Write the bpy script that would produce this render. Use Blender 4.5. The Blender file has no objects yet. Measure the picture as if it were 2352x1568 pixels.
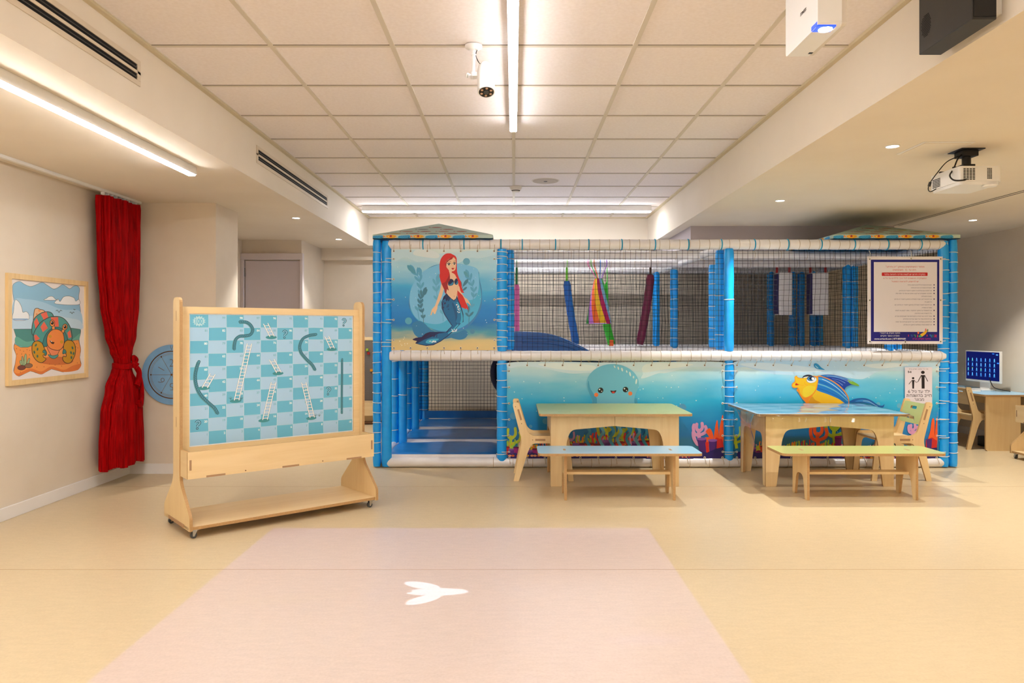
import bpy, math, random
from mathutils import Vector, Matrix
from mathutils.geometry import tessellate_polygon
random.seed(7)
SC = bpy.context.scene
COL = SC.collection
PI = math.pi

# ------------------------------------------------------------------ camera
cam_data = bpy.data.cameras.new('camera')
cam_data.sensor_width = 36.0
cam_data.lens = 36.0 * 1700.0 / 2352.0
cam_data.shift_x = -4.0 / 2352.0
cam_data.shift_y = -28.0 / 2352.0
cam_data.clip_start = 0.05
cam = bpy.data.objects.new('camera', cam_data)
COL.objects.link(cam)
cam.location = (0, 0, 1.2)
cam.rotation_euler = (PI / 2, 0, 0)
SC.camera = cam

# ------------------------------------------------------------------ light levels
SC.view_settings.view_transform = 'Standard'
SC.view_settings.look = 'None'
SC.view_settings.gamma = 1.0
SC.view_settings.use_curve_mapping = False
SC.view_settings.exposure = 1.95
WARM = (1.0, 0.80, 0.60)
STRIP = 17.0          # emission of the ceiling strip diffusers
SPOT_W = 25.0         # watts of each recessed downlight
PROJ_W = 27.0         # watts of the floor projection
wd = bpy.data.worlds.new('world'); SC.world = wd
wd.use_nodes = True
wd.node_tree.nodes['Background'].inputs[0].default_value = (1.0, 0.93, 0.84, 1)
wd.node_tree.nodes['Background'].inputs[1].default_value = 0.3
SC.cycles.max_bounces = 8
SC.cycles.diffuse_bounces = 5
SC.cycles.sample_clamp_indirect = 6.0
SC.cycles.caustics_reflective = False
SC.cycles.caustics_refractive = False

# ------------------------------------------------------------------ materials
def lin(c):
    return c / 12.92 if c <= 0.04045 else ((c + 0.055) / 1.055) ** 2.4
def hexc(h):
    h = h.lstrip('#')
    return tuple(lin(int(h[i:i + 2], 16) / 255) for i in (0, 2, 4)) + (1,)
MATS = {}
def mat(name, col, rough=0.5, metal=0.0, coat=0.0, emit=None, es=0.0, spec=0.5, alpha=1.0, trans=0.0, ior=1.45):
    if name in MATS: return MATS[name]
    m = bpy.data.materials.new(name); m.use_nodes = True
    b = m.node_tree.nodes['Principled BSDF']
    c = hexc(col) if isinstance(col, str) else col
    b.inputs['Base Color'].default_value = c
    b.inputs['Roughness'].default_value = rough
    b.inputs['Metallic'].default_value = metal
    b.inputs['Coat Weight'].default_value = coat
    b.inputs['Coat Roughness'].default_value = 0.12
    b.inputs['Specular IOR Level'].default_value = spec
    b.inputs['Alpha'].default_value = alpha
    b.inputs['Transmission Weight'].default_value = trans
    b.inputs['IOR'].default_value = ior
    if emit is not None:
        b.inputs['Emission Color'].default_value = hexc(emit) if isinstance(emit, str) else tuple(emit) + (1,)
        b.inputs['Emission Strength'].default_value = es
    m.diffuse_color = c
    MATS[name] = m
    return m
def nd(m, typ, **kw):
    n = m.node_tree.nodes.new(typ)
    for k, v in kw.items(): setattr(n, k, v)
    return n
def lk(m, a, b): m.node_tree.links.new(a, b)
def mathn(nt, op, a, b=None, clamp=False):
    n = nt.nodes.new('ShaderNodeMath'); n.operation = op; n.use_clamp = clamp
    for i, v in enumerate((a, b)):
        if v is None: continue
        if isinstance(v, (int, float)): n.inputs[i].default_value = v
        else: nt.links.new(v, n.inputs[i])
    return n.outputs[0]
def noisy(name, c1, c2, scale=(4, 4, 4), nscale=5.0, detail=4, rough=0.5, bump=0.0, lo=0.35, hi=0.65, coat=0.0, coord='Object', dist=0.0, spec=0.5, bscale=None):
    if name in MATS: return MATS[name]
    m = mat(name, c1, rough=rough, coat=coat, spec=spec)
    b = m.node_tree.nodes['Principled BSDF']
    tc = nd(m, 'ShaderNodeTexCoord'); mp = nd(m, 'ShaderNodeMapping'); no = nd(m, 'ShaderNodeTexNoise'); cr = nd(m, 'ShaderNodeValToRGB')
    mp.inputs['Scale'].default_value = scale
    no.inputs['Scale'].default_value = nscale; no.inputs['Detail'].default_value = detail; no.inputs['Distortion'].default_value = dist
    cr.color_ramp.elements[0].position = lo; cr.color_ramp.elements[0].color = hexc(c1)
    cr.color_ramp.elements[1].position = hi; cr.color_ramp.elements[1].color = hexc(c2)
    lk(m, tc.outputs[coord], mp.inputs['Vector']); lk(m, mp.outputs[0], no.inputs['Vector']); lk(m, no.outputs['Fac'], cr.inputs[0]); lk(m, cr.outputs[0], b.inputs['Base Color'])
    if bump:
        bp = nd(m, 'ShaderNodeBump'); bp.inputs['Strength'].default_value = bump; bp.inputs['Distance'].default_value = 0.004
        src = no
        if bscale:
            src = nd(m, 'ShaderNodeTexNoise'); src.inputs['Scale'].default_value = bscale; lk(m, tc.outputs[coord], src.inputs['Vector'])
        lk(m, src.outputs['Fac'], bp.inputs['Height']); lk(m, bp.outputs[0], b.inputs['Normal'])
    return m

M_WALL = noisy('wall_paint', '#ddd0bd', '#e2d6c4', (1, 1, 1), 3.0, rough=0.75, bump=0.05, bscale=180)
M_CEIL = noisy('plaster_paint', '#e3d8c7', '#e7ddcd', (1, 1, 1), 2.0, rough=0.8, bump=0.03, bscale=150)
M_TILE = noisy('ceiling_tile', '#ebe3e1', '#f0e9e8', (1, 1, 1), 60.0, rough=0.9, bump=0.1, bscale=300)
M_GRID = mat('ceiling_grid_metal', '#d3cabb', 0.6)
M_BASE = mat('baseboard_white', '#eeebe8', 0.4)
M_DOOR = mat('door_grey_laminate', '#cdc3c8', 0.45)
M_DFRAME = mat('door_frame_grey', '#d2c8ca', 0.45)
M_WHITE = mat('white_plastic', '#eeeeee', 0.35)
M_WHITEM = mat('white_powder_metal', '#e8e6e2', 0.4)
M_OFF = mat('off_white_plastic', '#d9d2c8', 0.45)
M_BLACK = mat('black_plastic', '#141313', 0.4)
M_DARK = mat('dark_void', '#0a0a0a', 0.9)
M_BLKMET = mat('black_powder_metal', '#2b2928', 0.45)
M_CHROME = mat('caster_metal', '#b9b9b9', 0.25, metal=1.0)
M_GREYR = mat('grey_rubber', '#4a4a4a', 0.6)
M_BLUE = noisy('blue_vinyl', '#06a0fc', '#10a8ff', (2, 2, 6), 4.0, rough=0.3, bump=0.35, coat=0.35, bscale=9)
M_BLUED = noisy('blue_vinyl_mat', '#0f6fbe', '#147ccc', (2, 2, 2), 3.0, rough=0.35, bump=0.5, coat=0.25, bscale=5)
M_VWHITE = noisy('white_vinyl', '#e4e2e4', '#ecebed', (2, 2, 2), 4.0, rough=0.28, bump=0.35, coat=0.35, bscale=10)
M_CORD = mat('white_cord', '#e6e2da', 0.7)
M_CORDB = mat('beige_cord', '#bfae98', 0.7)
M_TIE = mat('cyan_webbing', '#12a0cf', 0.5)
M_NET = mat('black_net_cord', '#0c0c0e', 0.8)
M_SLIDE = mat('slide_blue_plastic', '#0b57a0', 0.3, coat=0.3)
M_NAVY = mat('navy_plastic', '#101c45', 0.4)
M_LED = mat('strip_diffuser', '#ffffff', 0.5, emit=(0.98, 0.98, 1.0), es=STRIP)
M_SPOTL = mat('downlight_lens', '#ffffff', 0.5, emit=(1.0, 0.93, 0.85), es=10.0)

def wood(name, c1, c2, axis):
    sc = [9, 9, 9]; sc[axis] = 0.7
    return noisy(name, c1, c2, tuple(sc), 2.2, 6, rough=0.42, lo=0.3, hi=0.7, dist=1.2, bump=0.0, coat=0.08)
M_BIRX = wood('birch_grain_long', '#e2c592', '#ead0a0', 0)
M_BIRZ = wood('birch_grain_upright', '#e0c391', '#e8cf9e', 2)
M_BIRY = wood('birch_grain_deep', '#dec290', '#e6cd9e', 1)
M_PINE = wood('pine_frame', '#dfbd84', '#edcf9a', 2)
def ply_edge():
    m = mat('plywood_edge', '#b98a54', 0.6)
    b = m.node_tree.nodes['Principled BSDF']
    tc = nd(m, 'ShaderNodeTexCoord'); no = nd(m, 'ShaderNodeTexNoise'); mp = nd(m, 'ShaderNodeMapping'); cr = nd(m, 'ShaderNodeValToRGB')
    mp.inputs['Scale'].default_value = (60, 60, 60); no.inputs['Scale'].default_value = 3
    cr.color_ramp.elements[0].color = hexc('#b08a5a'); cr.color_ramp.elements[1].color = hexc('#bc9664')
    cr.color_ramp.elements[0].position = .35; cr.color_ramp.elements[1].position = .65
    lk(m, tc.outputs['Object'], mp.inputs[0]); lk(m, mp.outputs[0], no.inputs['Vector']); lk(m, no.outputs['Fac'], cr.inputs[0]); lk(m, cr.outputs[0], b.inputs['Base Color'])
    return m
M_PLY = ply_edge()
M_TENON = mat('tenon_end_grain', '#a98562', 0.6)
M_GREEN = mat('green_laminate', '#aeb673', 0.32, coat=0.1)
M_LBLUE = mat('light_blue_laminate', '#9fcbe6', 0.32, coat=0.1)
M_WHEEL = noisy('painted_blue_wood', '#7bacd6', '#84b5dc', (3, 3, 3), 4, rough=0.5)
M_BURN = mat('engraved_brown', '#6e4a2c', 0.7)

def floor_mat():
    m = noisy('linoleum_floor', '#d0bb96', '#d7c39f', (1, 1, 1), 90.0, 5, rough=0.33, lo=0.3, hi=0.7, spec=0.4)
    nt = m.node_tree; b = nt.nodes['Principled BSDF']
    base = b.inputs['Base Color'].links[0].from_socket
    tc = nt.nodes.new('ShaderNodeTexCoord')
    n2 = nt.nodes.new('ShaderNodeTexNoise'); n2.inputs['Scale'].default_value = 26; n2.inputs['Detail'].default_value = 5
    mp = nt.nodes.new('ShaderNodeMapping'); mp.inputs['Scale'].default_value = (0.5, 1.6, 1)
    nt.links.new(tc.outputs['Object'], mp.inputs[0]); nt.links.new(mp.outputs[0], n2.inputs['Vector'])
    mx = nt.nodes.new('ShaderNodeMix'); mx.data_type = 'RGBA'; mx.blend_type = 'MULTIPLY'
    cr = nt.nodes.new('ShaderNodeValToRGB'); cr.color_ramp.elements[0].position = .3; cr.color_ramp.elements[0].color = (.93, .93, .92, 1); cr.color_ramp.elements[1].position = .7; cr.color_ramp.elements[1].color = (1, 1, 1, 1)
    nt.links.new(n2.outputs['Fac'], cr.inputs[0])
    mx.inputs['Factor'].default_value = 1.0
    nt.links.new(base, mx.inputs['A']); nt.links.new(cr.outputs[0], mx.inputs['B'])
    nt.links.new(mx.outputs['Result'], b.inputs['Base Color'])
    return m
M_FLOOR = floor_mat()
M_SEAM = mat('floor_seam', '#b8966a', 0.6)

def velvet():
    m = noisy('red_velvet', '#7c0004', '#b20409', (16, 16, 1.3), 5.0, 4, rough=0.5, lo=.3, hi=.7, bump=0.9)
    b = m.node_tree.nodes['Principled BSDF']
    b.inputs['Specular IOR Level'].default_value = 0.06
    b.inputs['Sheen Weight'].default_value = 0.15; b.inputs['Sheen Tint'].default_value = hexc('#ff3020'); b.inputs['Sheen Roughness'].default_value = 0.35
    return m
M_VELVET = velvet()


# ------------------------------------------------------------------ mesh builder
class MB:
    def __init__(s): s.v = []; s.f = []; s.m = []; s.sm = []; s.mats = []; s.M = None
    def mi(s, m):
        if m not in s.mats: s.mats.append(m)
        return s.mats.index(m)
    def add(s, vs, fs, m, smooth=False):
        o = len(s.v)
        if s.M is not None: vs = [tuple(s.M @ Vector(p)) for p in vs]
        s.v += [tuple(p) for p in vs]
        k = s.mi(m)
        for f in fs: s.f.append([i + o for i in f]); s.m.append(k); s.sm.append(smooth)
        return o
    def box(s, x0, x1, y0, y1, z0, z1, m):
        vs = [(x, y, z) for z in (z0, z1) for y in (y0, y1) for x in (x0, x1)]
        s.add(vs, [(0, 2, 3, 1), (4, 5, 7, 6), (0, 1, 5, 4), (2, 6, 7, 3), (0, 4, 6, 2), (1, 3, 7, 5)], m)
    def prism(s, outer, fn, t0, t1, m, em=None, holes=(), mback=None):
        em = em or m
        loops = [outer] + list(holes)
        tris = tessellate_polygon([[Vector((p[0], p[1], 0)) for p in lp] for lp in loops])
        flat = [p for lp in loops for p in lp]; n = len(flat)
        A = [fn(p[0], p[1], t0) for p in flat]; B = [fn(p[0], p[1], t1) for p in flat]
        s.add(A, [tuple(t) for t in tris], m); s.add(B, [tuple(reversed(t)) for t in tris], mback or m)
        for lp in loops:
            k = len(lp)
            vs = [fn(p[0], p[1], t0) for p in lp] + [fn(p[0], p[1], t1) for p in lp]
            s.add(vs, [(i, (i + 1) % k, (i + 1) % k + k, i + k) for i in range(k)], em)
    def tube(s, pts, r, m, seg=8, caps=True, smooth=True):
        pts = [Vector(p) for p in pts]; n = len(pts)
        rs = r if isinstance(r, (list, tuple)) else [r] * n
        tang = [(pts[min(i + 1, n - 1)] - pts[max(i - 1, 0)]).normalized() for i in range(n)]
        up = Vector((0, 0, 1)) if abs(tang[0].z) < .9 else Vector((0, 1, 0))
        nx = tang[0].cross(up).normalized()
        vs = []
        for i in range(n):
            t = tang[i]; nx = (nx - t * nx.dot(t)).normalized(); ny = t.cross(nx)
            for k in range(seg):
                a = 2 * PI * (k + .5) / seg
                vs.append(pts[i] + (nx * math.cos(a) + ny * math.sin(a)) * rs[i])
        fs = [(i * seg + k, i * seg + (k + 1) % seg, (i + 1) * seg + (k + 1) % seg, (i + 1) * seg + k) for i in range(n - 1) for k in range(seg)]
        s.add(vs, fs, m, smooth)
        if caps:
            s.add(vs[:seg], [tuple(range(seg))], m); s.add(vs[-seg:], [tuple(reversed(range(seg)))], m)
    def ring(s, c, R, r, m, axis=2, seg=20, rs=6):
        vs = []
        for i in range(seg):
            a = 2 * PI * i / seg
            for k in range(rs):
                b = 2 * PI * k / rs
                p = [(R + r * math.cos(b)) * math.cos(a), (R + r * math.cos(b)) * math.sin(a), r * math.sin(b)]
                if axis == 0: p = [p[2], p[0], p[1]]
                elif axis == 1: p = [p[1], p[2], p[0]]
                vs.append((c[0] + p[0], c[1] + p[1], c[2] + p[2]))
        fs = [(i * rs + k, ((i + 1) % seg) * rs + k, ((i + 1) % seg) * rs + (k + 1) % rs, i * rs + (k + 1) % rs) for i in range(seg) for k in range(rs)]
        s.add(vs, fs, m, True)
    def lathe(s, prof, c, m, seg=24, axis=2, smooth=True):
        # prof: list of (radius, height)
        vs = []
        for (r, h) in prof:
            for k in range(seg):
                a = 2 * PI * k / seg
                p = [r * math.cos(a), r * math.sin(a), h]
                if axis == 0: p = [p[2], p[0], p[1]]
                elif axis == 1: p = [p[1], p[2], p[0]]
                vs.append((c[0] + p[0], c[1] + p[1], c[2] + p[2]))
        n = len(prof)
        fs = [(i * seg + k, i * seg + (k + 1) % seg, (i + 1) * seg + (k + 1) % seg, (i + 1) * seg + k) for i in range(n - 1) for k in range(seg)]
        s.add(vs, fs, m, smooth)
        s.add(vs[:seg], [tuple(reversed(range(seg)))], m); s.add(vs[-seg:], [tuple(range(seg))], m)
    def flat(s, poly, fn, m, off=0.0):
        tris = tessellate_polygon([[Vector((p[0], p[1], 0)) for p in poly]])
        s.add([fn(p[0], p[1], off) for p in poly], [tuple(t) for t in tris], m)
    def build(s, name, parent=None, bevel=0.0, loc=None, rotz=0.0):
        me = bpy.data.meshes.new(name)
        me.from_pydata(s.v, [], s.f)
        for m in s.mats: me.materials.append(m)
        me.polygons.foreach_set('material_index', s.m)
        me.polygons.foreach_set('use_smooth', s.sm)
        me.update()
        ob = bpy.data.objects.new(name, me); COL.objects.link(ob)
        if parent is not None: ob.parent = parent
        if loc is not None: ob.location = loc
        ob.rotation_euler.z = rotz
        if bevel:
            b = ob.modifiers.new('bevel', 'BEVEL'); b.width = bevel; b.segments = 2; b.limit_method = 'ANGLE'; b.angle_limit = math.radians(40)
        return ob

def tag(o, label, cat, group=None):
    o['label'] = label; o['category'] = cat
    if group: o['group'] = group
    return o
def lab(o, label): o['label'] = label; return o
def thing(name, label, cat, loc=(0, 0, 0), rotz=0.0, group=None):
    o = bpy.data.objects.new(name, None); COL.objects.link(o)
    o.empty_display_size = 0.1
    o.location = loc; o.rotation_euler = (0, 0, rotz)
    return tag(o, label, cat, group)
def struct(o): o['kind'] = 'structure'; return o
def copy_tree(o, parent=None):
    c = o.copy(); COL.objects.link(c)
    if parent is not None: c.parent = parent
    for ch in list(o.children): copy_tree(ch, c)
    return c
def boxes(name, bs, m, parent=None, bevel=0.0):
    b = MB()
    for q in bs: b.box(*q, m)
    return b.build(name, parent, bevel)

# ---- polygon helpers
def cr(pts, n=6, closed=True):
    out = []; k = len(pts)
    for i in range(k if closed else k - 1):
        if closed: p0, p1, p2, p3 = pts[i - 1], pts[i], pts[(i + 1) % k], pts[(i + 2) % k]
        else: p0, p1, p2, p3 = pts[max(i - 1, 0)], pts[i], pts[i + 1], pts[min(i + 2, k - 1)]
        for j in range(n):
            t = j / n
            out.append(tuple(0.5 * ((2 * p1[d]) + (-p0[d] + p2[d]) * t + (2 * p0[d] - 5 * p1[d] + 4 * p2[d] - p3[d]) * t * t + (-p0[d] + 3 * p1[d] - 3 * p2[d] + p3[d]) * t ** 3) for d in range(len(p1))))
    if not closed: out.append(tuple(pts[-1]))
    return out
def ell(cx, cy, rx, ry=None, n=20, rot=0.0):
    ry = rx if ry is None else ry; c, s = math.cos(rot), math.sin(rot); o = []
    for i in range(n):
        a = 2 * PI * i / n; x, y = rx * math.cos(a), ry * math.sin(a)
        o.append((cx + x * c - y * s, cy + x * s + y * c))
    return o
def stroke(pts, w, n=5, smooth=True, w1=None):
    p = cr(pts, n, False) if smooth and len(pts) > 2 else list(pts)
    k = len(p); L = []; R = []
    for i in range(k):
        a, b = p[max(i - 1, 0)], p[min(i + 1, k - 1)]
        dx, dy = b[0] - a[0], b[1] - a[1]; d = math.hypot(dx, dy) or 1
        ww = (w if w1 is None else w + (w1 - w) * i / (k - 1)) / 2
        L.append((p[i][0] - dy / d * ww, p[i][1] + dx / d * ww)); R.append((p[i][0] + dy / d * ww, p[i][1] - dx / d * ww))
    return L + R[::-1]
def fillet(poly, rad, n=5):
    out = []; k = len(poly)
    for i in range(k):
        p = poly[i]; r = rad[i] if isinstance(rad, (list, tuple)) else rad
        if r <= 0: out.append(p[:2]); continue
        a = Vector(poly[i - 1][:2]) - Vector(p[:2]); b = Vector(poly[(i + 1) % k][:2]) - Vector(p[:2])
        la, lb = a.length, b.length; a.normalize(); b.normalize()
        r = min(r, la * .49, lb * .49)
        A = Vector(p[:2]) + a * r; B = Vector(p[:2]) + b * r; P = Vector(p[:2])
        for j in range(n + 1):
            t = j / n; q = A * (1 - t) ** 2 + P * 2 * t * (1 - t) + B * t * t; out.append((q.x, q.y))
    return out
def rect(x0, y0, x1, y1): return [(x0, y0), (x1, y0), (x1, y1), (x0, y1)]

class Art:
    """printed artwork laid on a sheet: every later shape lies a hair above the one before"""
    def __init__(s, mb, fn, rough=0.4, step=0.00001, base=0.0002):
        s.mb = mb; s.fn = fn; s.o = base; s.step = step; s.rough = rough; s.hold = False
    def col(s, c): return c if not isinstance(c, str) else mat('print_' + c.lstrip('#'), c, s.rough)
    def poly(s, pts, c, smooth=False, n=5):
        if smooth: pts = cr(pts, n)
        s.mb.flat(pts, s.fn, s.col(c), s.o); s.o += 0 if s.hold else s.step
    def outl(s, pts, c, oc, w, smooth=True, n=5):
        q = cr(pts, n) if smooth else list(pts)
        s.poly(q, c); s.line(q + [q[0]], w, oc)
    def line(s, pts, w, c, smooth=False, w1=None):
        s.poly(stroke(pts, w, 5, smooth, w1), c)
    def dot(s, x, y, r, c, ry=None, rot=0.0, n=16): s.poly(ell(x, y, r, ry, n, rot), c)
    def text(s, t, x, y, h, c, align='CENTER', bold=0.02, sx=1.0, rot=0.0, rtl=False, ylow=True, maxw=None):
        if rtl: t = heb(t); bold = 0.0
        vs, fs, w = glyphs(t, bold)
        sc = h / 0.72
        if maxw and w * sc * sx > maxw: sx = maxw / (w * sc)
        ox = {'CENTER': -w / 2, 'LEFT': 0, 'RIGHT': -w}[align]
        sg = -1 if ylow else 1
        cs, sn = math.cos(rot), math.sin(rot)
        P = []
        for (a, b) in vs:
            px, py = (a + ox) * sc * sx, b * sc * sg
            P.append(s.fn(x + px * cs - py * sn, y + px * sn + py * cs, s.o))
        s.mb.add(P, fs, s.col(c)); s.o += s.step
_G = {}
def heb(t):
    parts = []; cur = ''
    # right-to-left order, digits and latin kept as they are
    for ch in t:
        if ch.isascii() and (ch.isalnum()):
            cur += ch
        else:
            if cur: parts.append(cur); cur = ''
            parts.append({'(': ')', ')': '('}.get(ch, ch))
    if cur: parts.append(cur)
    return ''.join(reversed(parts))
def raw_glyphs(t, bold):
    cu = bpy.data.curves.new('txt', 'FONT'); cu.body = t; cu.offset = bold; cu.resolution_u = 3
    ob = bpy.data.objects.new('txt', cu)
    me = ob.to_mesh()
    vs = [(v.co.x, v.co.y) for v in me.vertices]; fs = [tuple(p.vertices) for p in me.polygons]
    ob.to_mesh_clear()
    bpy.data.objects.remove(ob); bpy.data.curves.remove(cu)
    return vs, fs
# two letters whose outlines overlap in the built-in font, drawn as single outlines
OWN = {'\u05d3': [(.010, .592), (.498, .592), (.498, .509), (.407, .509), (.407, 0), (.317, 0), (.317, .509), (.010, .509)],
       '\u05ea': [(.055, .592), (.35, .592), (.47, .55), (.515, .45), (.515, 0), (.425, 0), (.425, .43), (.39, .495), (.31, .515), (.20, .515), (.20, .12), (.17, .03), (.10, -.003), (.012, 0), (.012, .075), (.07, .08), (.105, .13), (.11, .515), (.055, .515)]}
_A = {}
def advance(ch):
    if ch not in _A:
        w = raw_glyphs('\u05d5', 0)[0]; v = raw_glyphs(ch + '\u05d5', 0)[0]
        _A[ch] = max(p[0] for p in v) - max(p[0] for p in w)
    return _A[ch]
def glyphs(t, bold):
    if (t, bold) in _G: return _G[(t, bold)]
    if any(c in OWN for c in t):
        vs, fs, x = [], [], 0.0
        for ch in t:
            if ch in OWN:
                p = OWN[ch]; gv = [tuple(q) for q in p]; gf = [tuple(f) for f in tessellate_polygon([[Vector((q[0], q[1], 0)) for q in p]])]
            elif ch == ' ': gv, gf = [], []
            else: gv, gf = raw_glyphs(ch, bold)
            o = len(vs); vs += [(q[0] + x, q[1]) for q in gv]; fs += [tuple(k + o for k in f) for f in gf]
            x += advance(ch)
    else: vs, fs = raw_glyphs(t, bold)
    if vs:
        x0 = min(v[0] for v in vs); w = max(v[0] for v in vs) - x0
        vs = [(v[0] - x0, v[1]) for v in vs]
    else: w = 0
    _G[(t, bold)] = (vs, fs, w)
    return _G[(t, bold)]
def homog(q):
    """quad of 4 tracing points (top left, top right, bottom right, bottom left) -> function to (u, v) in the unit square"""
    (x0, y0), (x1, y1), (x2, y2), (x3, y3) = q
    dx1, dx2, sx = x1 - x2, x3 - x2, x0 - x1 + x2 - x3
    dy1, dy2, sy = y1 - y2, y3 - y2, y0 - y1 + y2 - y3
    D = dx1 * dy2 - dx2 * dy1
    g = (sx * dy2 - dx2 * sy) / D; h = (dx1 * sy - sx * dy1) / D
    H = Matrix(((x1 - x0 + g * x1, x3 - x0 + h * x3, x0), (y1 - y0 + g * y1, y3 - y0 + h * y3, y0), (g, h, 1))).inverted()
    def f(x, y):
        r = H @ Vector((x, y, 1)); return r.x / r.z, r.y / r.z
    return f

# ================================================================== the room
ZB, ZS = 2.60, 2.25          # bay ceiling, soffit
XL, XR, XBL, XBR = -3.2, 5.2, -1.82, 1.68
YF, YBAY, YW = -3.2, 9.28, 9.75
struct(boxes('floor', [(-3.4, 5.4, YF - .1, YW + .1, -0.08, 0)], M_FLOOR))
struct(boxes('trim_floor_seams', [(XL, XR, y - .0018, y + .0018, 0.0, 0.0006) for y in (1.75, 3.70, 5.65)], M_SEAM))
struct(boxes('ceiling', [(XBL, XBR, YF, YBAY, ZB + .0035, ZB + .05)], M_TILE))
g = MB()
xs = [-1.8 + .6 * i for i in range(6)]
for x in xs: g.box(x - .012, x + .012, YF, YBAY, ZB - .001, ZB + .007, M_GRID)
ys = [3.665 + .6 * i for i in range(-11, 10)]
for y in ys:
    g.box(XBL, XBR, y - .012, y + .012, ZB - .0004, ZB + .007, M_GRID)
    g.box(XBL, XBR, y - .0130, y - .012, ZB + .0008, ZB + .0045, mat('grid_shadow_gap', '#6d6458', .8))
struct(g.build('trim_ceiling_grid'))
struct(boxes('trim_bay_edge', [(XBL, XBL + .028, YF, YBAY, ZB - .012, ZB + .004), (XBR - .028, XBR, YF, YBAY, ZB - .012, ZB + .004), (XBL, XBR, YBAY - .028, YBAY, ZB - .012, ZB + .004)], mat('edge_angle', '#cdbf9f', .5)))
struct(boxes('ceiling_soffit_left', [(-3.4, XBL, YF, YW + .1, ZS, ZB + .1)], M_CEIL))
struct(boxes('ceiling_soffit_right', [(XBR, 5.4, YF, YW + .1, ZS, ZB + .1)], M_CEIL))
struct(boxes('ceiling_bulkhead_back', [(XBL, XBR, YBAY, YW + .1, ZS, ZB + .1)], M_CEIL))
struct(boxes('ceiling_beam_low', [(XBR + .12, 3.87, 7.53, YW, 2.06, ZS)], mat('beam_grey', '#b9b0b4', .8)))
struct(boxes('wall_back', [(-2.5, 5.4, YW, YW + .1, 0, ZS), (-2.5, XBR + .12, YW - .14, YW, 2.10, ZS)], M_WALL))
struct(boxes('wall_right', [(XR, XR + .1, YF, YW, 0, ZS)], M_WALL))
struct(boxes('wall_left', [(XL - .1, XL, YF, 8.67, 0, ZS)], M_WALL))
struct(boxes('wall_front', [(-3.4, 5.4, YF - .1, YF, 0, ZB)], M_WALL))
struct(boxes('wall_pier', [(XL, -2.48, 6.16, 6.65, 0, ZS)], M_WALL))
struct(boxes('wall_recess', [(XL, -2.5, 8.72, YW + .1, 0, ZS), (XL - .1, XL, 8.67, YW, 0, ZS)], M_WALL))
BB = .083
struct(boxes('baseboard_left', [(XL, XL + .012, YF, 6.16, 0, BB)], M_BASE, bevel=.003))
struct(boxes('baseboard_pier', [(XL + .012, -2.48, 6.148, 6.16, 0, BB), (-2.48, -2.468, 6.16, 6.65, 0, BB)], M_BASE))
struct(boxes('baseboard_recess', [(-2.5, -2.488, 8.72, YW, 0, BB)], M_BASE))
struct(boxes('baseboard_back', [(-2.5, XR, YW - .012, YW, 0, BB)], M_BASE))
struct(boxes('baseboard_right', [(XR - .012, XR, YF, YW, 0, BB)], M_BASE))

# door in the recess behind the game board
d = struct(boxes('door_1', [(-3.155, -2.515, 8.70, 8.72, 0.005, 2.005)], M_DOOR, bevel=.002))
struct(boxes('door_frame', [(-3.199, -3.165, 8.66, 8.72, 0, 2.015), (-2.505, -2.47, 8.66, 8.72, 0, 2.015), (-3.199, -2.47, 8.66, 8.72, 2.015, 2.09)], M_DFRAME, d, bevel=.004))
h = MB(); h.tube([(-2.57, 8.69, 1.02), (-2.57, 8.64, 1.02)], .009, M_CHROME); h.tube([(-2.57, 8.645, 1.02), (-2.69, 8.645, 1.02)], .008, M_CHROME)
h.lathe([(.024, 0), (.024, .006)], (-2.57, 8.692, 1.02), M_CHROME, 16, 1)
struct(h.build('door_handle', d))
for z in (.25, 1.82): struct(boxes('door_hinge', [(-3.168, -3.152, 8.685, 8.70, z, z + .1)], M_CHROME, d))

# ================================================================== lamps
def strip(name, x0, x1, y0, y1, z, label, h=.07):
    t = thing(name, label, 'ceiling light', ((x0 + x1) / 2, (y0 + y1) / 2, z), group='surface mounted light strips')
    cx, cy = (x0 + x1) / 2, (y0 + y1) / 2; a, b = (x1 - x0) / 2, (y1 - y0) / 2
    q = .009
    boxes('housing', [(-a, a, -b, b, -h + q, 0)], M_WHITEM, t, .002)
    e = .003
    boxes('diffuser', [(-a + e, a - e, -b + e, b - e, -h, -h + q)], M_LED, t, .004)
    boxes('end_cap', [(-a - .002, a + .002, b - .001, b + .003, -h + q, 0)], M_WHITEM, t) if b > a else boxes('end_cap', [(-a - .003, -a + .001, -b, b, -h + q, 0)], M_WHITEM, t)
    return t
strip('light_strip', -.028, .022, -1.2, 5.03, ZB, 'white light strip running along the middle of the tiled ceiling', h=.06)
strip('light_strip', -2.105, -2.055, -1.2, 4.79, ZS, 'white light strip under the lower ceiling beside the red curtain', h=.06)
strip('light_strip', -1.72, 1.56, 8.38, 8.45, ZB, 'white light strip lying crosswise at the far end of the tiled ceiling', h=.07)

strip('light_strip', -1.7, 1.55, -2.2, -2.13, ZB, 'added unseen fill light strip lying crosswise behind the viewpoint', h=.07)  # unseen strip, added to brighten the surfaces that face the camera
strip('light_strip', 3.2, 3.25, -2.8, 1.0, ZS, 'added unseen fill light strip under the right lower ceiling behind the viewpoint', h=.06)  # second added fill strip, out of view, for more light on upright faces

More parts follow.
